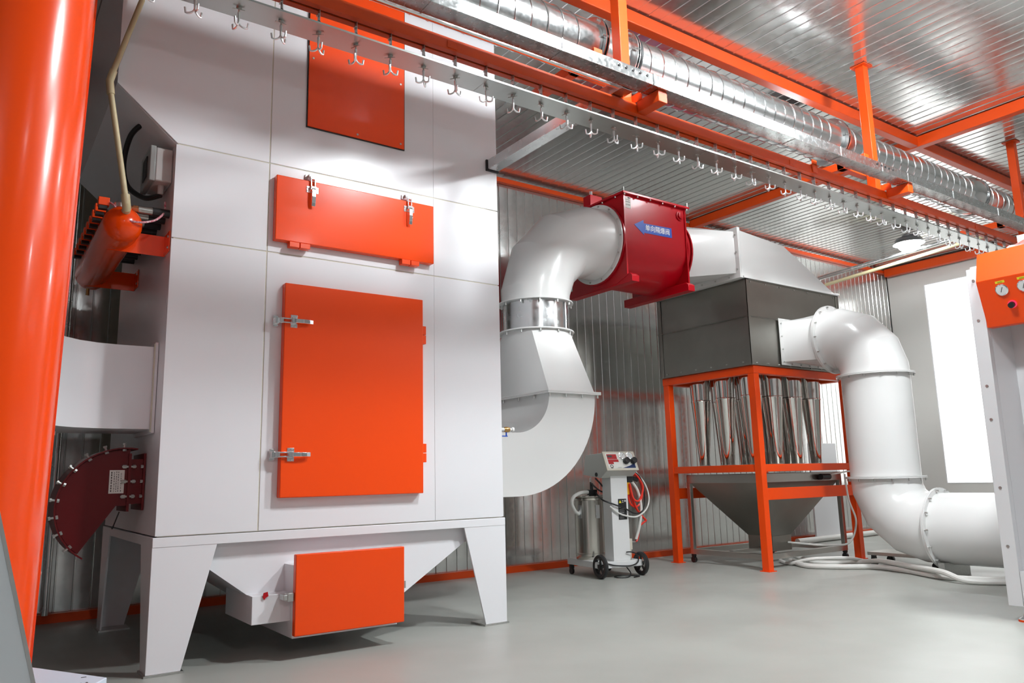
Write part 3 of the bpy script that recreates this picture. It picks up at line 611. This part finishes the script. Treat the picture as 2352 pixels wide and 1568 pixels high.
bk = obj('plastic_sheet', MB().box(10.5, 11.2, 7.1, 7.13, 0, 1.46), 'white_booth', bevel=.004); tag(bk, 'plain pale board standing by the wall seen through the cyclone frame', 'board')
# white duct down to the booth
OX, OY, OR_ = 8.05, 4.56, .345
dz = 2.52
oc_ = thing('outlet_transition', 'white duct leaving the right face of the steel housing', 'duct', (OX, 5.2, 2.2))
A, B = rect_round([(8.46, ay0-.016, 2.285), (7.62, ay0-.016, 2.285), (7.62, ay0-.016, 2.75), (8.46, ay0-.016, 2.75)], (OX, 5.03, dz), OR_-.01, 'y')
obj('transition_shell', MB().rings([A, B]), 'white_pipe', oc_, ang=30)
obj('flange', MB().box(7.575, 8.505, ay0-.018, ay0-.006, 2.245, 2.79), 'white_pipe', oc_, bevel=.002)
obj('bolts', bolts_on(MB(), [(7.6, ay0-.018, 2.28+i*.15) for i in range(4)]+[(7.75+i*.17, ay0-.018, 2.262) for i in range(5)], (0, -1, 0), .009, .014), 'zinc', oc_, kind='stuff')
obj('flange', MB().ring((OX, 5.03, dz), (0, -1, 0), OR_-.02, OR_+.05, .012, 44), 'white_pipe', oc_)
ue = thing('upper_elbow_duct', 'white segmented elbow duct turning down beside the cyclone housing', 'duct', (OX, 4.7, 2.02))
rs, e = gore((OX, 5.016, dz), (0, -1, 0), (0, 0, -1), .43, OR_, OR_, (10, 36, 62, 84), .03, .035)
obj('elbow_shell', MB().rings(rs), 'white_pipe', ue, ang=16)
OY = e.y; ZT = e.z
obj('flange', MB().ring((OX, 5.016, dz), (0, -1, 0), OR_-.02, OR_+.05, .012, 44), 'white_pipe', ue); obj('flange', MB().ring((OX, OY, ZT), (0, 0, 1), OR_-.02, OR_+.05, .010, 44), 'white_pipe', ue)
obj('bolts', bolts_on(bolts_on(MB(), circ((OX, 5.004, dz), (0, -1, 0), OR_+.03, 14), (0, -1, 0), .009, .025), circ((OX, OY, ZT), (0, 0, 1), OR_+.03, 14), (0, 0, -1), .009, .035), 'zinc', ue, kind='stuff')
vp = thing('vertical_duct', 'white straight vertical duct right of the orange cyclone frame', 'duct', (OX, OY, .96))
obj('pipe_shell', MB().cyl((OX, OY, .975), (OX, OY, ZT-.002), OR_, n=48), 'white_pipe', vp)
obj('flange', MB().ring((OX, OY, ZT-.012), (0, 0, 1), OR_-.02, OR_+.05, .010, 44), 'white_pipe', vp); obj('flange', MB().ring((OX, OY, .964), (0, 0, 1), OR_-.02, OR_+.05, .010, 44), 'white_pipe', vp)
obj('bolts', bolts_on(MB(), circ((OX, OY, .964), (0, 0, 1), OR_+.03, 14), (0, 0, -1), .009, .04), 'zinc', vp, kind='stuff')
le = thing('lower_elbow_duct', 'white segmented elbow duct turning from the vertical duct to the floor pipe', 'duct', (OX, OY-.2, .10))
rs, e = gore((OX, OY, .952), (0, 0, -1), (0, -1, 0), .46, OR_, OR_, (10, 36, 62, 84), .035, .06)
obj('elbow_shell', MB().rings(rs), 'white_pipe', le, ang=16)
obj('flange', MB().ring((OX, OY, .952), (0, 0, 1), OR_-.02, OR_+.05, .010, 44), 'white_pipe', le)
obj('flange', MB().ring((OX, e.y-.002, e.z), (0, -1, 0), OR_-.02, OR_+.05, .012, 44), 'white_pipe', le)
lpp = thing('floor_duct', 'white horizontal duct running low towards the powder booth', 'duct', (OX, 3.3, .1))
obj('pipe_shell', MB().cyl((OX, e.y-.016, e.z), (OX, 2.63, e.z), OR_, n=48), 'white_pipe', lpp)
obj('flange', MB().ring((OX, e.y-.016, e.z), (0, -1, 0), OR_-.02, OR_+.05, .012, 44), 'white_pipe', lpp)
obj('bolts', bolts_on(MB(), circ((OX, e.y-.028, e.z), (0, -1, 0), OR_+.03, 14), (0, -1, 0), .010, .03), 'zinc', lpp, kind='stuff')
sd_ = MB()
for y in (3.95, 3.0): sd_.box(OX-.25, OX+.25, y-.03, y+.03, 0, e.z-OR_+.03)
obj('saddle', sd_, 'zinc', lpp)
# dolly with casters under the elbow
dl = thing('dolly', 'low grey wheeled dolly on the floor under the white elbow duct', 'dolly', (8.42, 4.75, 0))
obj('deck', MB().box(8.30, 8.72, 4.22, 5.0, .115, .15), 'steel', dl, bevel=.002)
for x in (8.34, 8.68):
    for y in (4.27, 4.95):
        c_ = obj('caster_fork', MB().box(x-.02, x+.02, y-.02, y+.02, .085, .115).box(x-.024, x-.018, y-.02, y+.02, .035, .09).box(x+.018, x+.024, y-.02, y+.02, .035, .09), 'black', dl); obj('caster_wheel', MB().cyl((x-.015, y, .042), (x+.015, y, .042), .042, n=20), 'rubber', c_)
def hose(name, pts, r, m, label): 
    o = obj(name, MB().tube(spline(pts), r, 10), m); tag(o, label, 'hose', 'hoses lying on the floor'); return o
hose('floor_hose', [(7.95, 5.75, .028), (7.65, 5.34, .028), (7.80, 5.0, .028), (8.02, 4.75, .028), (7.92, 4.35, .028), (7.72, 3.95, .028), (7.75, 3.6, .028), (8.0, 3.3, .028)], .027, 'hose_white', 'thick white hose snaking along the floor from the steel hopper')
hose('floor_hose', [(8.15, 5.9, .08), (8.0, 5.45, .028), (8.25, 5.1, .028), (8.10, 4.75, .082), (7.88, 4.3, .082), (7.62, 3.85, .082), (7.55, 3.6, .03), (7.75, 3.3, .028)], .026, 'hose_white', 'thick white hose crossing over the other floor hose')
hose('floor_hose', [(7.90, 5.85, .03), (7.75, 5.62, .02), (7.80, 5.35, .085), (8.10, 5.12, .085), (8.4, 5.08, .03)], .02, 'hose_white', 'thin white hose looping under the steel hopper')
wp = obj('wall_pipe', MB().cyl((9.95, 7.05, .045), (13.2, 7.14, .045), .042, n=16), 'hose_white'); tag(wp, 'white plastic pipe lying along the foot of the ribbed wall', 'pipe')

# ------------------------------------------------------------------ powder gun cart
GC = (5.74, 6.22, 0)
gc = thing('powder_gun_cart', 'white powder coating gun cart with steel powder tank and control head', 'cart', GC)
gc.rotation_euler = (0, 0, math.radians(-7))
def gobj(name, mb, m, par=None, **k): return obj(name, mb, m, par or gc, local=True, **k)
gobj('base_plate', MB().prism([(-.28, .62), (-.28, .05), (-.22, -.03), (.25, -.03), (.25, .62)], 'z', .10, .165), 'cart_white', bevel=.004)
wp_ = []
for s in (-1, 1):
    x = s*.255 if s > 0 else -.265
    wmb = MB().lathe((x-.022, 0.0, .122), (1, 0, 0), [(.088, .004), (.112, 0), (.122, .012), (.122, .032), (.112, .044), (.088, .04)], 36, cap=False)
    wmb.ring((x-.018, 0, .122), (1, 0, 0), .082, .09, .036)
    wl = gobj('wheel', wmb, 'rubber')
    h = MB().cyl((x-.024, 0, .122), (x+.024, 0, .122), .022, n=16)
    for k in range(5):
        a = k*2*PI/5+.3; h.bar((x, .02*math.cos(a), .122+.02*math.sin(a)), (x, .086*math.cos(a), .122+.086*math.sin(a)), .012, .02, up=(1, 0, 0))
    gobj('hub', h, 'black', wl)
gobj('axle', MB().cyl((-.26, 0, .122), (.25, 0, .122), .008, n=10), 'zinc')
for x in (-.27, .22): gobj('rear_caster', MB().cyl((x-.012, .55, .035), (x+.012, .55, .035), .035, n=16).box(x-.02, x+.02, .53, .57, .06, .10), 'rubber')
gobj('column', MB().box(-.10, .115, -.01, .15, .165, 1.06), 'cart_white', bevel=.004)
hp_ = [(.36, 1.06), (.02, 1.02), (-.10, 1.10), (-.02, 1.285), (.30, 1.27)]
hd_ = gobj('control_head', MB().prism([(y, z) for y, z in hp_], 'x', -.20, .20), 'cart_grey', bevel=.004)
# sloping control panel on the face between (-.10,1.10) and (-.02,1.285)
pa, pb = V((0, -.10, 1.10)), V((0, -.02, 1.285)); pd = (pb-pa).normalized(); pn = V((0, -pd.z, pd.y)).normalized(); PLn = (pb-pa).length
def pp(x, t, h): return pa+pd*(t*PLn)+pn*h+V((x, 0, 0))
def pquad(m, x0, x1, t0, t1, h0, h1):
    return m.rings([[pp(x0, t0, h0), pp(x1, t0, h0), pp(x1, t1, h0), pp(x0, t1, h0)], [pp(x0, t0, h1), pp(x1, t0, h1), pp(x1, t1, h1), pp(x0, t1, h1)]])
gobj('bezel', pquad(MB(), -.205, .205, -.03, 1.05, 0, .012), 'cream', hd_, bevel=.003)
gobj('face_plate', pquad(MB(), -.178, .178, .08, .94, .012, .0135), 'paper', hd_)
gobj('display', pquad(pquad(pquad(MB(), -.165, -.04, .60, .88, .0135, .015), -.165, -.03, .44, .58, .0135, .015), -.165, -.10, .32, .44, .0135, .015), 'panel_red', hd_)
gobj('lcd', pquad(MB(), -.16, -.10, .70, .82, .015, .0155), 'text_dark', hd_)
gobj('swoosh', MB().rings([[pp(.0, .09, .0135), pp(.172, .09, .0135), pp(.172, .36, .0135), pp(.10, .22, .0135)], [pp(.0, .09, .0148), pp(.172, .09, .0148), pp(.172, .36, .0148), pp(.10, .22, .0148)]]), 'navy', hd_)
for x in (.03, .13):
    g = gobj('gauge', MB().lathe(pp(x, .78, .0135), pn, [(.04, 0), (.042, .012), (.036, .014)], 24), 'chrome', hd_)
gobj('gauge_face', MB().cyl(pp(.03, .78, .0276), pp(.03, .78, .0282), .034, n=24).cyl(pp(.13, .78, .0276), pp(.13, .78, .0282), .034, n=24), 'gauge_face', hd_)
gobj('gauge_needle', MB().bar(pp(.03, .78, .029), pp(.048, .86, .029), .004, .002).bar(pp(.13, .78, .029), pp(.112, .86, .029), .004, .002), 'text_dark', hd_)
for x in (.055, .15): gobj('knob', MB().lathe(pp(x, .45, .0135), pn, [(.028, 0), (.028, .018), (.034, .02), (.032, .05), (.012, .052)], 20), 'black', hd_)
gobj('emblem', MB().ring(pp(-.135, .2, .0136), pn, .012, .02, .001, 16).bar(pp(-.15, .1, .014), pp(-.12, .1, .014), .012, .001), 'text_dark', hd_)
gobj('model_print', MB().bar(pp(-.06, .13, .014), pp(-.01, .13, .014), .010, .001), 'text_dark', hd_)
gobj('port', MB().cyl((-.201, .10, 1.06), (-.201-.006, .10, 1.06), .022, n=16), 'black', hd_)
# warning plate on the column
wpl = gobj('warning_plate', MB().box(-.015, .09, -.013, -.010, .585, .80), 'black'); wpl['label'] = 'black warning plate with yellow triangle'
gobj('warning_triangle', MB().prism([(-.007, .757), (.025, .757), (.009, .788)], 'y', -.0142, -.013), 'label_yellow', wpl)
m = MB().box(.035, .051, -.0142, -.013, .775, .785).box(.035, .051, -.0142, -.013, .76, .768).box(.063, .083, -.0142, -.013, .768, .788)
for i in range(7): m.box(-.003, -.003+random.uniform(.05, .085), -.0142, -.013, .60+i*.018, .604+i*.018)
gobj('print', m, 'grey_plastic', wpl, kind='stuff')
# powder tank
ptk = gobj('powder_tank', MB().lathe((-.125, .37, .166), (0, 0, 1), [(.165, 0), (.168, .01), (.168, .05), (.172, .055), (.172, .065), (.168, .07), (.168, .62), (.18, .625), (.182, .645), (.172, .652)], 48), 'tank_steel')
gobj('tank_lid', MB().lathe((-.125, .37, .818), (0, 0, 1), [(.188, 0), (.192, .006), (.192, .016), (.17, .024), (.05, .03)], 48), 'tank_steel', ptk)
for a in (-95, -160): 
    c, s = math.cos(math.radians(a)), math.sin(math.radians(a)); px_, py_ = -.125+.17*c, .37+.17*s
    gobj('clamp', MB().bar((px_+.006*c, py_+.006*s, .60), (px_+.006*c, py_+.006*s, .74), .045, .008, up=(c, s, 0)).bar((px_+.014*c, py_+.014*s, .64), (px_+.014*c, py_+.014*s, .72), .03, .006, up=(c, s, 0)), 'chrome', ptk)
gobj('injector', MB().box(-.19, -.10, .25, .31, .845, .90).cyl((-.15, .28, .90), (-.15, .28, .97), .018, n=12).cyl((-.22, .28, .875), (-.19, .28, .875), .014, n=10), 'black', ptk)
gobj('injector_cap', MB().cyl((-.16, .28, .97), (-.16, .28, 1.03), .011, n=10), 'chrome', ptk)
gobj('suction_hose', MB().tube(spline([(-.20, .28, .875), (-.30, .27, .87), (-.39, .27, .83), (-.41, .28, .76), (-.36, .30, .68), (-.30, .33, .645)]), .019, 12), 'hose_white', ptk)
gobj('cable', MB().tube(spline([(-.18, .26, .98), (-.12, .20, .90), (-.05, .18, .87), (-.10, .15, .94), (-.19, .14, 1.02)]), .009), 'black')
gobj('cable', MB().tube(spline([(-.13, .25, .88), (-.18, .05, .80), (-.12, -.025, .76), (.05, -.035, .70), (.20, -.02, .64), (.32, 0, .68), (.36, .02, .85), (.32, .03, 1.02), (.22, .05, 1.10)]), .0085), 'black')
gobj('air_tube', MB().tube(spline([(-.13, -.02, .73), (-.04, -.03, .66), (.08, -.03, .62), (.22, -.02, .61), (.36, .0, .68), (.42, .02, .80), (.38, .03, .95), (.28, .05, 1.08)]), .009), 'hose_white')
gobj('red_hose', MB().tube(spline([(.18, .05, 1.09), (.26, .02, 1.05), (.33, .0, .92), (.26, -.02, .78), (.18, -.02, .80), (.15, -.01, .95), (.16, 0, .88), (.24, 0, .68), (.36, .01, .56), (.30, .02, .62), (.20, .02, .75), (.15, .02, .92)]), .0105), 'hose_red')
gobj('red_hose', MB().tube(spline([(.18, .06, 1.09), (.31, .04, 1.0), (.34, .03, .85), (.27, .02, .72), (.17, .02, .74), (.14, .03, .9)]), .0105), 'hose_red')
gobj('red_hose', MB().tube(spline([(.36, .01, .56), (.28, .03, .5), (.27, .04, .42), (.25, .04, .36), (.225, .04, .345)]), .0105), 'hose_red')
gobj('powder_hose', MB().tube(spline([(.20, .05, 1.0), (.27, .02, .88), (.30, .01, .70), (.27, .01, .52), (.22, .02, .37)]), .015), 'hose_white')
gun = gobj('spray_gun', MB().box(.125, .20, .0, .05, .97, 1.05).cyl((.20, .025, 1.02), (.28, .025, .99), .022, n=12), 'black', bevel=.004)
gobj('gun_grip', MB().bar((.145, .025, 1.0), (.13, .025, .84), .035, .05), 'yellow', gun, bevel=.006)
gobj('air_filter', MB().box(.118, .16, .01, .07, .27, .38).cyl((.14, .04, .17), (.14, .04, .27), .022, n=14), 'cream')
gobj('air_fitting', MB().cyl((.16, .04, .345), (.23, .04, .345), .008, n=10), 'zinc')
gobj('power_cable', MB().tube(spline([(.05, -.025, .25), (.10, -.045, .25), (.17, -.045, .22), (.18, -.05, .15), (.08, -.06, .115), (-.10, -.05, .125), (-.2, -.03, .15)]), .007), 'black')
gobj('power_cable', MB().tube(spline([(.10, .05, .09), (.10, -.02, .03), (.0, -.10, .008), (-.10, -.06, .008), (-.05, .05, .008), (.10, .0, .008), (.15, -.1, .008), (.05, -.14, .008)]), .006), 'black')

# ------------------------------------------------------------------ powder booth (right edge)
BX, BY = 6.0, 2.61
bt = thing('powder_booth', 'white powder booth with orange control console at the right edge', 'booth', (7.2, 1.6, 0))
obj('booth_post', MB().box(BX, BX+.06, BY-.095, BY, .10, 2.49), 'white_booth', bt, bevel=.003)
m = MB(); bolts_on(m, [(BX, BY-.045, z) for z in (2.40, 2.10, 1.62, 1.38, .9, .5)], (-1, 0, 0), .011, .006); obj('bolts', m, 'zinc', bt, kind='stuff')
obj('side_wall', MB().box(BX+.06, 8.9, BY-.05, BY-.006, .10, 2.49), 'white_booth', bt)
obj('back_wall', MB().box(8.85, 8.9, .2, BY-.05, .10, 2.49), 'white_booth', bt)
obj('inner_wall', MB().box(BX+.30, BX+.33, .2, BY-.10, .335, 2.49), 'white_booth', bt)
obj('inner_side', MB().prism([(BX+.06, BY-.095), (BX+.30, BY-.13), (BX+.30, BY-.10), (BX+.06, BY-.05)], 'z', .335, 2.49), 'white_booth', bt)
obj('roof_panel', MB().box(BX+.06, 8.9, .2, BY-.006, 2.49, 2.52), 'white_booth', bt)
obj('plinth', MB().box(BX, BX+.33, .2, BY-.097, .10, .335), 'white_booth', bt, bevel=.003)
for y in (BY-.085, .35):
    ft = obj('levelling_foot', MB().cyl((BX+.04, y, .03), (BX+.04, y, .10), .009, n=10).lathe((BX+.04, y, .012), (0, 0, 1), [(.045, 0), (.045, .006), (.018, .025), (.012, .04)], 20), 'chrome', bt); obj('foot_pad', MB().cyl((BX+.04, y, 0), (BX+.04, y, .012), .048, n=20), 'orange', ft)
# console: profile in x,z ; left end slightly inclined
def con(y, sh): return [(BX-.01, y, 2.035), (BX-.155-sh*.0, y-.02, 2.35), (BX-.085, y-.02, 2.565), (BX+.06, y-.02, 2.575), (BX+.06, y, 2.035)]
cs = obj('console', MB().rings([con(BY-.105, 0), con(.3, 0)]), 'orange', bt, bevel=.003, label='orange sloping control console')
obj('console_trim', MB().box(BX-.006, BX, BY-.118, BY-.100, 2.04, 2.50), 'orange', cs)
cn0, cn1 = V((BX-.01, 0, 2.035)), V((BX-.155, 0, 2.35)); cd_ = (cn1-cn0).normalized(); cnn = V((-cd_.z, 0, cd_.x)).normalized(); 
if cnn.x > 0: cnn = -cnn
def cp(t, y, h): return cn0+cd_*t+cnn*h+V((0, y, 0))
for k, y in enumerate((2.335, 2.195)):
    g = obj('pressure_gauge', MB().lathe(cp(.26, y, 0), cnn, [(.04, 0), (.042, .01), (.036, .014)], 28), 'chrome', cs)
    obj('gauge_face', MB().cyl(cp(.26, y, .0142), cp(.26, y, .0148), .035, n=28), 'gauge_face', g); obj('gauge_needle', MB().bar(cp(.245, y+.006, .0156), cp(.28, y-.01, .0156), .004, .002), 'text_dark', g)
    yl = obj('yellow_tag', MB().rings([[cp(.308, y-.03, 0), cp(.308, y+.03, 0), cp(.325, y+.03, 0), cp(.325, y-.03, 0)], [cp(.308, y-.03, .001), cp(.308, y+.03, .001), cp(.325, y+.03, .001), cp(.325, y-.03, .001)]]), 'label_yellow', cs)
    obj('print', MB().bar(cp(.316, y+.015, .0014), cp(.316, y-.015, .0014), .006, .0008), 'text_dark', yl)
b_ = obj('push_button', MB().cyl(cp(.145, 2.30, 0), cp(.145, 2.30, .035), .021, n=20), 'black', cs); obj('button_ring', MB().ring(cp(.145, 2.30, 0), cnn, .021, .028, .012, 20), 'indicator', b_)
flm = MB(); N1, N2 = 14, 10
vs = [[(6.05+i*.05, 2.35-j*.09, 2.585+.06*abs(math.sin(i*1.7+j))*abs(math.cos(j*1.3+i*.5))+.03*math.sin(j)**2) for j in range(N2)] for i in range(N1)]
for i in range(N1-1): flm.strip(vs[i], vs[i+1])
flo = obj('plastic_film', flm, 'film'); tag(flo, 'crumpled clear plastic film lying on top of the powder booth', 'film')
sm_ = flo.modifiers.new('s', 'SUBSURF'); sm_.levels = 1; sm_.render_levels = 1
gp = obj('white_board', MB().box(6.9, 6.92, 1.2, 2.58, 2.522, 2.90), 'partition'); tag(gp, 'grey white board standing on the booth roof behind the film', 'board')
rh = obj('red_hose', MB().tube(spline([(BX+.2, 2.18, 1.98), (BX+.05, 2.14, 1.7), (BX+.02, 2.16, 1.45), (BX+.1, 2.15, 1.2), (BX+.24, 2.1, 1.0)]), .016), 'hose_red'); tag(rh, 'red air hose hanging under the orange console', 'hose')

# ------------------------------------------------------------------ overhead conveyor
RX0, RX1 = .42, 10.3
RY, RZ = 3.457, 3.405
rl = thing('conveyor_rail', 'orange overhead conveyor rail with a slot along its underside', 'rail', (4.5, RY, RZ))
C_ = [(RY-.008, RZ), (RY-.045, RZ), (RY-.045, RZ+.055), (RY-.036, RZ+.078), (RY+.036, RZ+.078), (RY+.045, RZ+.055), (RY+.045, RZ), (RY+.008, RZ), (RY+.008, RZ+.008), (RY+.037, RZ+.008), (RY+.037, RZ+.07), (RY-.037, RZ+.07), (RY-.037, RZ+.008), (RY-.008, RZ+.008)]
obj('rail_profile', MB().prism(C_, 'x', RX0, RX1), 'orange_beam', rl)
obj('chain', MB().box(RX0, RX1, RY-.03, RY+.03, RZ+.012, RZ+.04), 'black', rl)
for x in (2.05, 5.15, 8.2): obj('rail_joint', MB().box(x-.03, x+.03, RY-.05, RY-.045, RZ+.01, RZ+.05), 'orange_beam', rl)
obj('joint_bracket', MB().box(5.42, 5.48, RY-.054, RY-.046, RZ+.015, RZ+.12).box(5.42, 5.48, RY-.054, RY+.05, RZ+.079, RZ+.085), 'orange_beam', rl)
dpl = thing('drip_plate', 'long grey metal drip plate hanging below the conveyor rail', 'plate', (4.5, 3.46, 3.278))
for k in range(6):
    x0 = RX0+k*1.85; x1 = min(x0+1.848, RX1)
    m = MB().box(x0, x1, 3.375, 3.545, 3.280, 3.283).box(x0, x1, 3.375, 3.379, 3.283, 3.290).box(x0, x1, 3.541, 3.545, 3.283, 3.30)
    obj('plate_section', m, 'plate', dpl)
# hooks
def curve_hook(a):
    c, s = math.cos(a), math.sin(a); P_ = []
    for t in range(0, 8):
        th = PI+PI*.62*t/7*1.0; r = .029
        u = r+r*math.cos(th); z = r*math.sin(th)
        P_.append((u*c, u*s, z-.196))
    P_.append((P_[-1][0]+.004*c, P_[-1][1]+.004*s, P_[-1][2]+.026)); return P_
hk = MB()
for a in (.4, .4+2*PI/3, .4+4*PI/3):
    pts = [(.003*math.cos(a), .003*math.sin(a), -.15)] + curve_hook(a); hk.tube(pts, .0048, 7)
hk_m = mesh_of(hk, 'hook_chrome', 'hook_prongs', 50); fixnormals(hk_m)
hg = MB().box(-.002, .002, -.014, .014, -.078, .012).box(-.010, .002, -.014, .014, -.03, -.026); hg_m = mesh_of(hg, 'zinc', 'hanger_strap')
lk = MB().tube([(.0, .012*math.cos(t*PI/6), -.074+.016*math.sin(t*PI/6)) for t in range(12)], .0045, 6, closed=True).cyl((-.012, .006, -.07), (.02, .006, -.07), .007, n=8); lk_m = mesh_of(lk, 'lamp_body', 'link'); fixnormals(lk_m)
rd = MB().cyl((0, 0, -.165), (0, 0, -.08), .0042, n=8).cyl((0, 0, -.134), (0, 0, -.1255), .013, n=14); rd_m = mesh_of(rd, 'zinc', 'hook_rod'); fixnormals(rd_m)
pn_ = MB().bar((-.03, 0, -.137), (.026, 0, -.135), .008, .003); pn_m = mesh_of(pn_, 'steel', 'cotter_pin')
k = 0; x = .5
ORD = 'first second third fourth fifth sixth seventh eighth ninth tenth eleventh twelfth thirteenth fourteenth fifteenth sixteenth'.split()
def hook_label(x):
    if x < 3.43: return ORD[int((3.43-x)/.2)] + ' chrome conveyor hook to the left of the nearest orange hanger post'
    if x < 6.48: return ORD[int((x-3.43)/.2)] + ' chrome conveyor hook to the right of the nearest orange hanger post'
    return ORD[int((x-6.48)/.2)] + ' chrome conveyor hook to the right of the middle orange hanger post'
while x < 9.35:
    t = thing('conveyor_hook', hook_label(x), 'hook', (x+random.uniform(-.006, .006), RY, RZ), 'chrome hooks along the overhead conveyor')
    rot = random.uniform(-.6, .6); sw_ = random.uniform(-.02, .02)
    for nm, me, rz in (('hanger_strap', hg_m, 0), ('link', lk_m, 0), ('hook_rod', rd_m, rot), ('cotter_pin', pn_m, rot+random.uniform(-.8, .8)), ('hook_prongs', hk_m, rot)):
        o = obj(nm, me, None, t, local=True); o.rotation_euler = (0, 0, rz)
    x += .2; k += 1
# hanger posts with arms
def hanger(x, label):
    t = thing('hanger_post', label, 'post', (x, 3.49, RZ+.078), 'orange hanger posts of the conveyor')
    obj('post', MB().box(x-.04, x+.04, 3.45, 3.53, RZ+.079, CEIL-.012), 'orange_beam', t, bevel=.004)
    obj('ceiling_plate', MB().box(x-.07, x+.07, 3.42, 3.56, CEIL-.012, CEIL-.004), 'orange_beam', t)
    obj('arm', MB().box(x+.045, x+.125, 3.215, 3.41, RZ+.008, RZ+.088), 'orange_beam', t, bevel=.003)
    obj('arm', MB().box(x-.38, x-.31, 3.34, 4.0, RZ+.24, RZ+.31), 'orange_beam', t, bevel=.003)
    obj('arm', MB().box(x-.38, x+.04, 3.535, 3.60, RZ+.24, RZ+.30), 'orange_beam', t, bevel=.003)
    obj('gusset', MB().box(x+.041, x+.045, 3.36, 3.53, RZ+.082, RZ+.14), 'orange_beam', t)
hanger(3.43, 'orange hanger post of the conveyor nearest the viewer'); hanger(6.48, 'orange hanger post of the conveyor in the middle of the row'); hanger(9.53, 'orange hanger post of the conveyor near the powder booth')
# cable tray
tz = RZ+.089
ct_ = thing('cable_tray', 'galvanised square cable tray beside the conveyor rail', 'cable tray', (4, 3.255, tz))
for i, (a, b) in enumerate(((.42, 3.42), (3.424, 6.5), (6.504, 9.2))):
    s = obj('tray_section', MB().box(a, b, 3.195, 3.315, tz, tz+.078), 'galv', ct_, bevel=.002)
for x in (1.8, 2.67, 3.42, 4.9, 5.5, 6.1, 7.3, 8.2, 8.95): obj('tray_clip', MB().box(x-.004, x+.004, 3.1915, 3.3185, tz-.003, tz+.081), 'galv_smooth', ct_)
m = MB()
for x0 in (3.12, 6.02, 8.98): bolts_on(m, [(x0+i*.06, 3.195, tz+.05) for i in range(5)], (0, -1, 0), .009, .005)
obj('screws', m, 'black', ct_, kind='stuff')
bt2 = obj('branch_cable_tray', MB().box(3.26, 3.36, 3.32, 4.892, tz-.004, tz+.076), 'galv_smooth', bevel=.002); tag(bt2, 'galvanised branch cable tray running to the front of the dust collector', 'cable tray')
obj('end_gap', MB().box(3.252, 3.368, 4.8925, 4.9085, tz-.012, tz+.08), 'black', bt2)
eb = obj('branch_cable_tray', MB().box(9.205, 9.285, 2.0, 3.32, tz, tz+.078), 'galv_smooth', bevel=.002); tag(eb, 'galvanised cable tray turning off the main tray above the booth', 'cable tray')
# spiral duct
DY, DZ_, DR = 3.765, 4.015, .181
sp = thing('spiral_duct', 'galvanised spiral ventilation duct hanging above the conveyor', 'duct', (4.5, DY, DZ_-DR))
secs = [(.42, 3.36), (3.40, 3.66), (3.70, 6.26), (6.30, 8.96), (9.0, 13.6)]
for a, b in secs:
    s = obj('duct_section', MB().cyl((a, DY, DZ_), (b, DY, DZ_), DR, n=56, cap=False), 'duct_metal', sp, ang=20)
    if b-a > 1:
        n = int((b-a-.12)/.13); pts = []
        for q in range(n*24+1):
            an = q*2*PI/24; pts.append((a+.06+.13*q/24, DY+(DR+.001)*math.cos(an), DZ_+(DR+.001)*math.sin(an)))
        obj('spiral_seam', MB().tube(pts, .006, 6), 'galv_smooth', s)
for x in (3.362, 3.385, 3.66, 3.682, 6.262, 6.284, 8.962, 8.984):
    f_ = obj('flange', MB().ring((x, DY, DZ_), (1, 0, 0), DR-.006, DR+.035, .008, 44), 'galv_smooth', sp)
    obj('bolts', bolts_on(MB(), circ((x, DY, DZ_), (1, 0, 0), DR+.02, 8), (-1, 0, 0), .007, .018), 'zinc', f_, kind='stuff')
obj('junction_collar', MB().lathe((8.72, DY, DZ_), (1, 0, 0), [(DR, 0), (DR+.03, .1), (DR+.03, .2), (DR, .24)], 44, cap=False), 'galv_smooth', sp)
cz_ = obj('conduit', MB().tube([(3.72, DY+(DR+.012)*math.cos(t), DZ_+(DR+.012)*math.sin(t)) for t in [math.radians(a) for a in range(150, 260, 6)]], .011, 8), 'black'); tag(cz_, 'black ribbed conduit wrapped over the spiral duct beside the nearest post', 'conduit')
tb = obj('cable_tube', MB().cyl((.45, 3.40, 3.545), (3.3, 3.40, 3.545), .018, n=12), 'galv_smooth'); tag(tb, 'slim galvanised conduit between the cable tray and the conveyor rail', 'conduit')
# pipes crossing to the partition
p_ = obj('cross_pipe', MB().cyl((11.65, 7.30, 4.12), (12.45, 5.1, 4.50), .028, n=14), 'pvc'); tag(p_, 'cream pipe crossing from the wall to the partition top', 'pipe')
p_ = obj('cross_pipe', MB().cyl((11.48, 7.30, 4.21), (12.35, 5.2, 4.56), .035, n=14), 'galv_smooth'); tag(p_, 'galvanised pipe crossing just above the cream pipe', 'pipe')
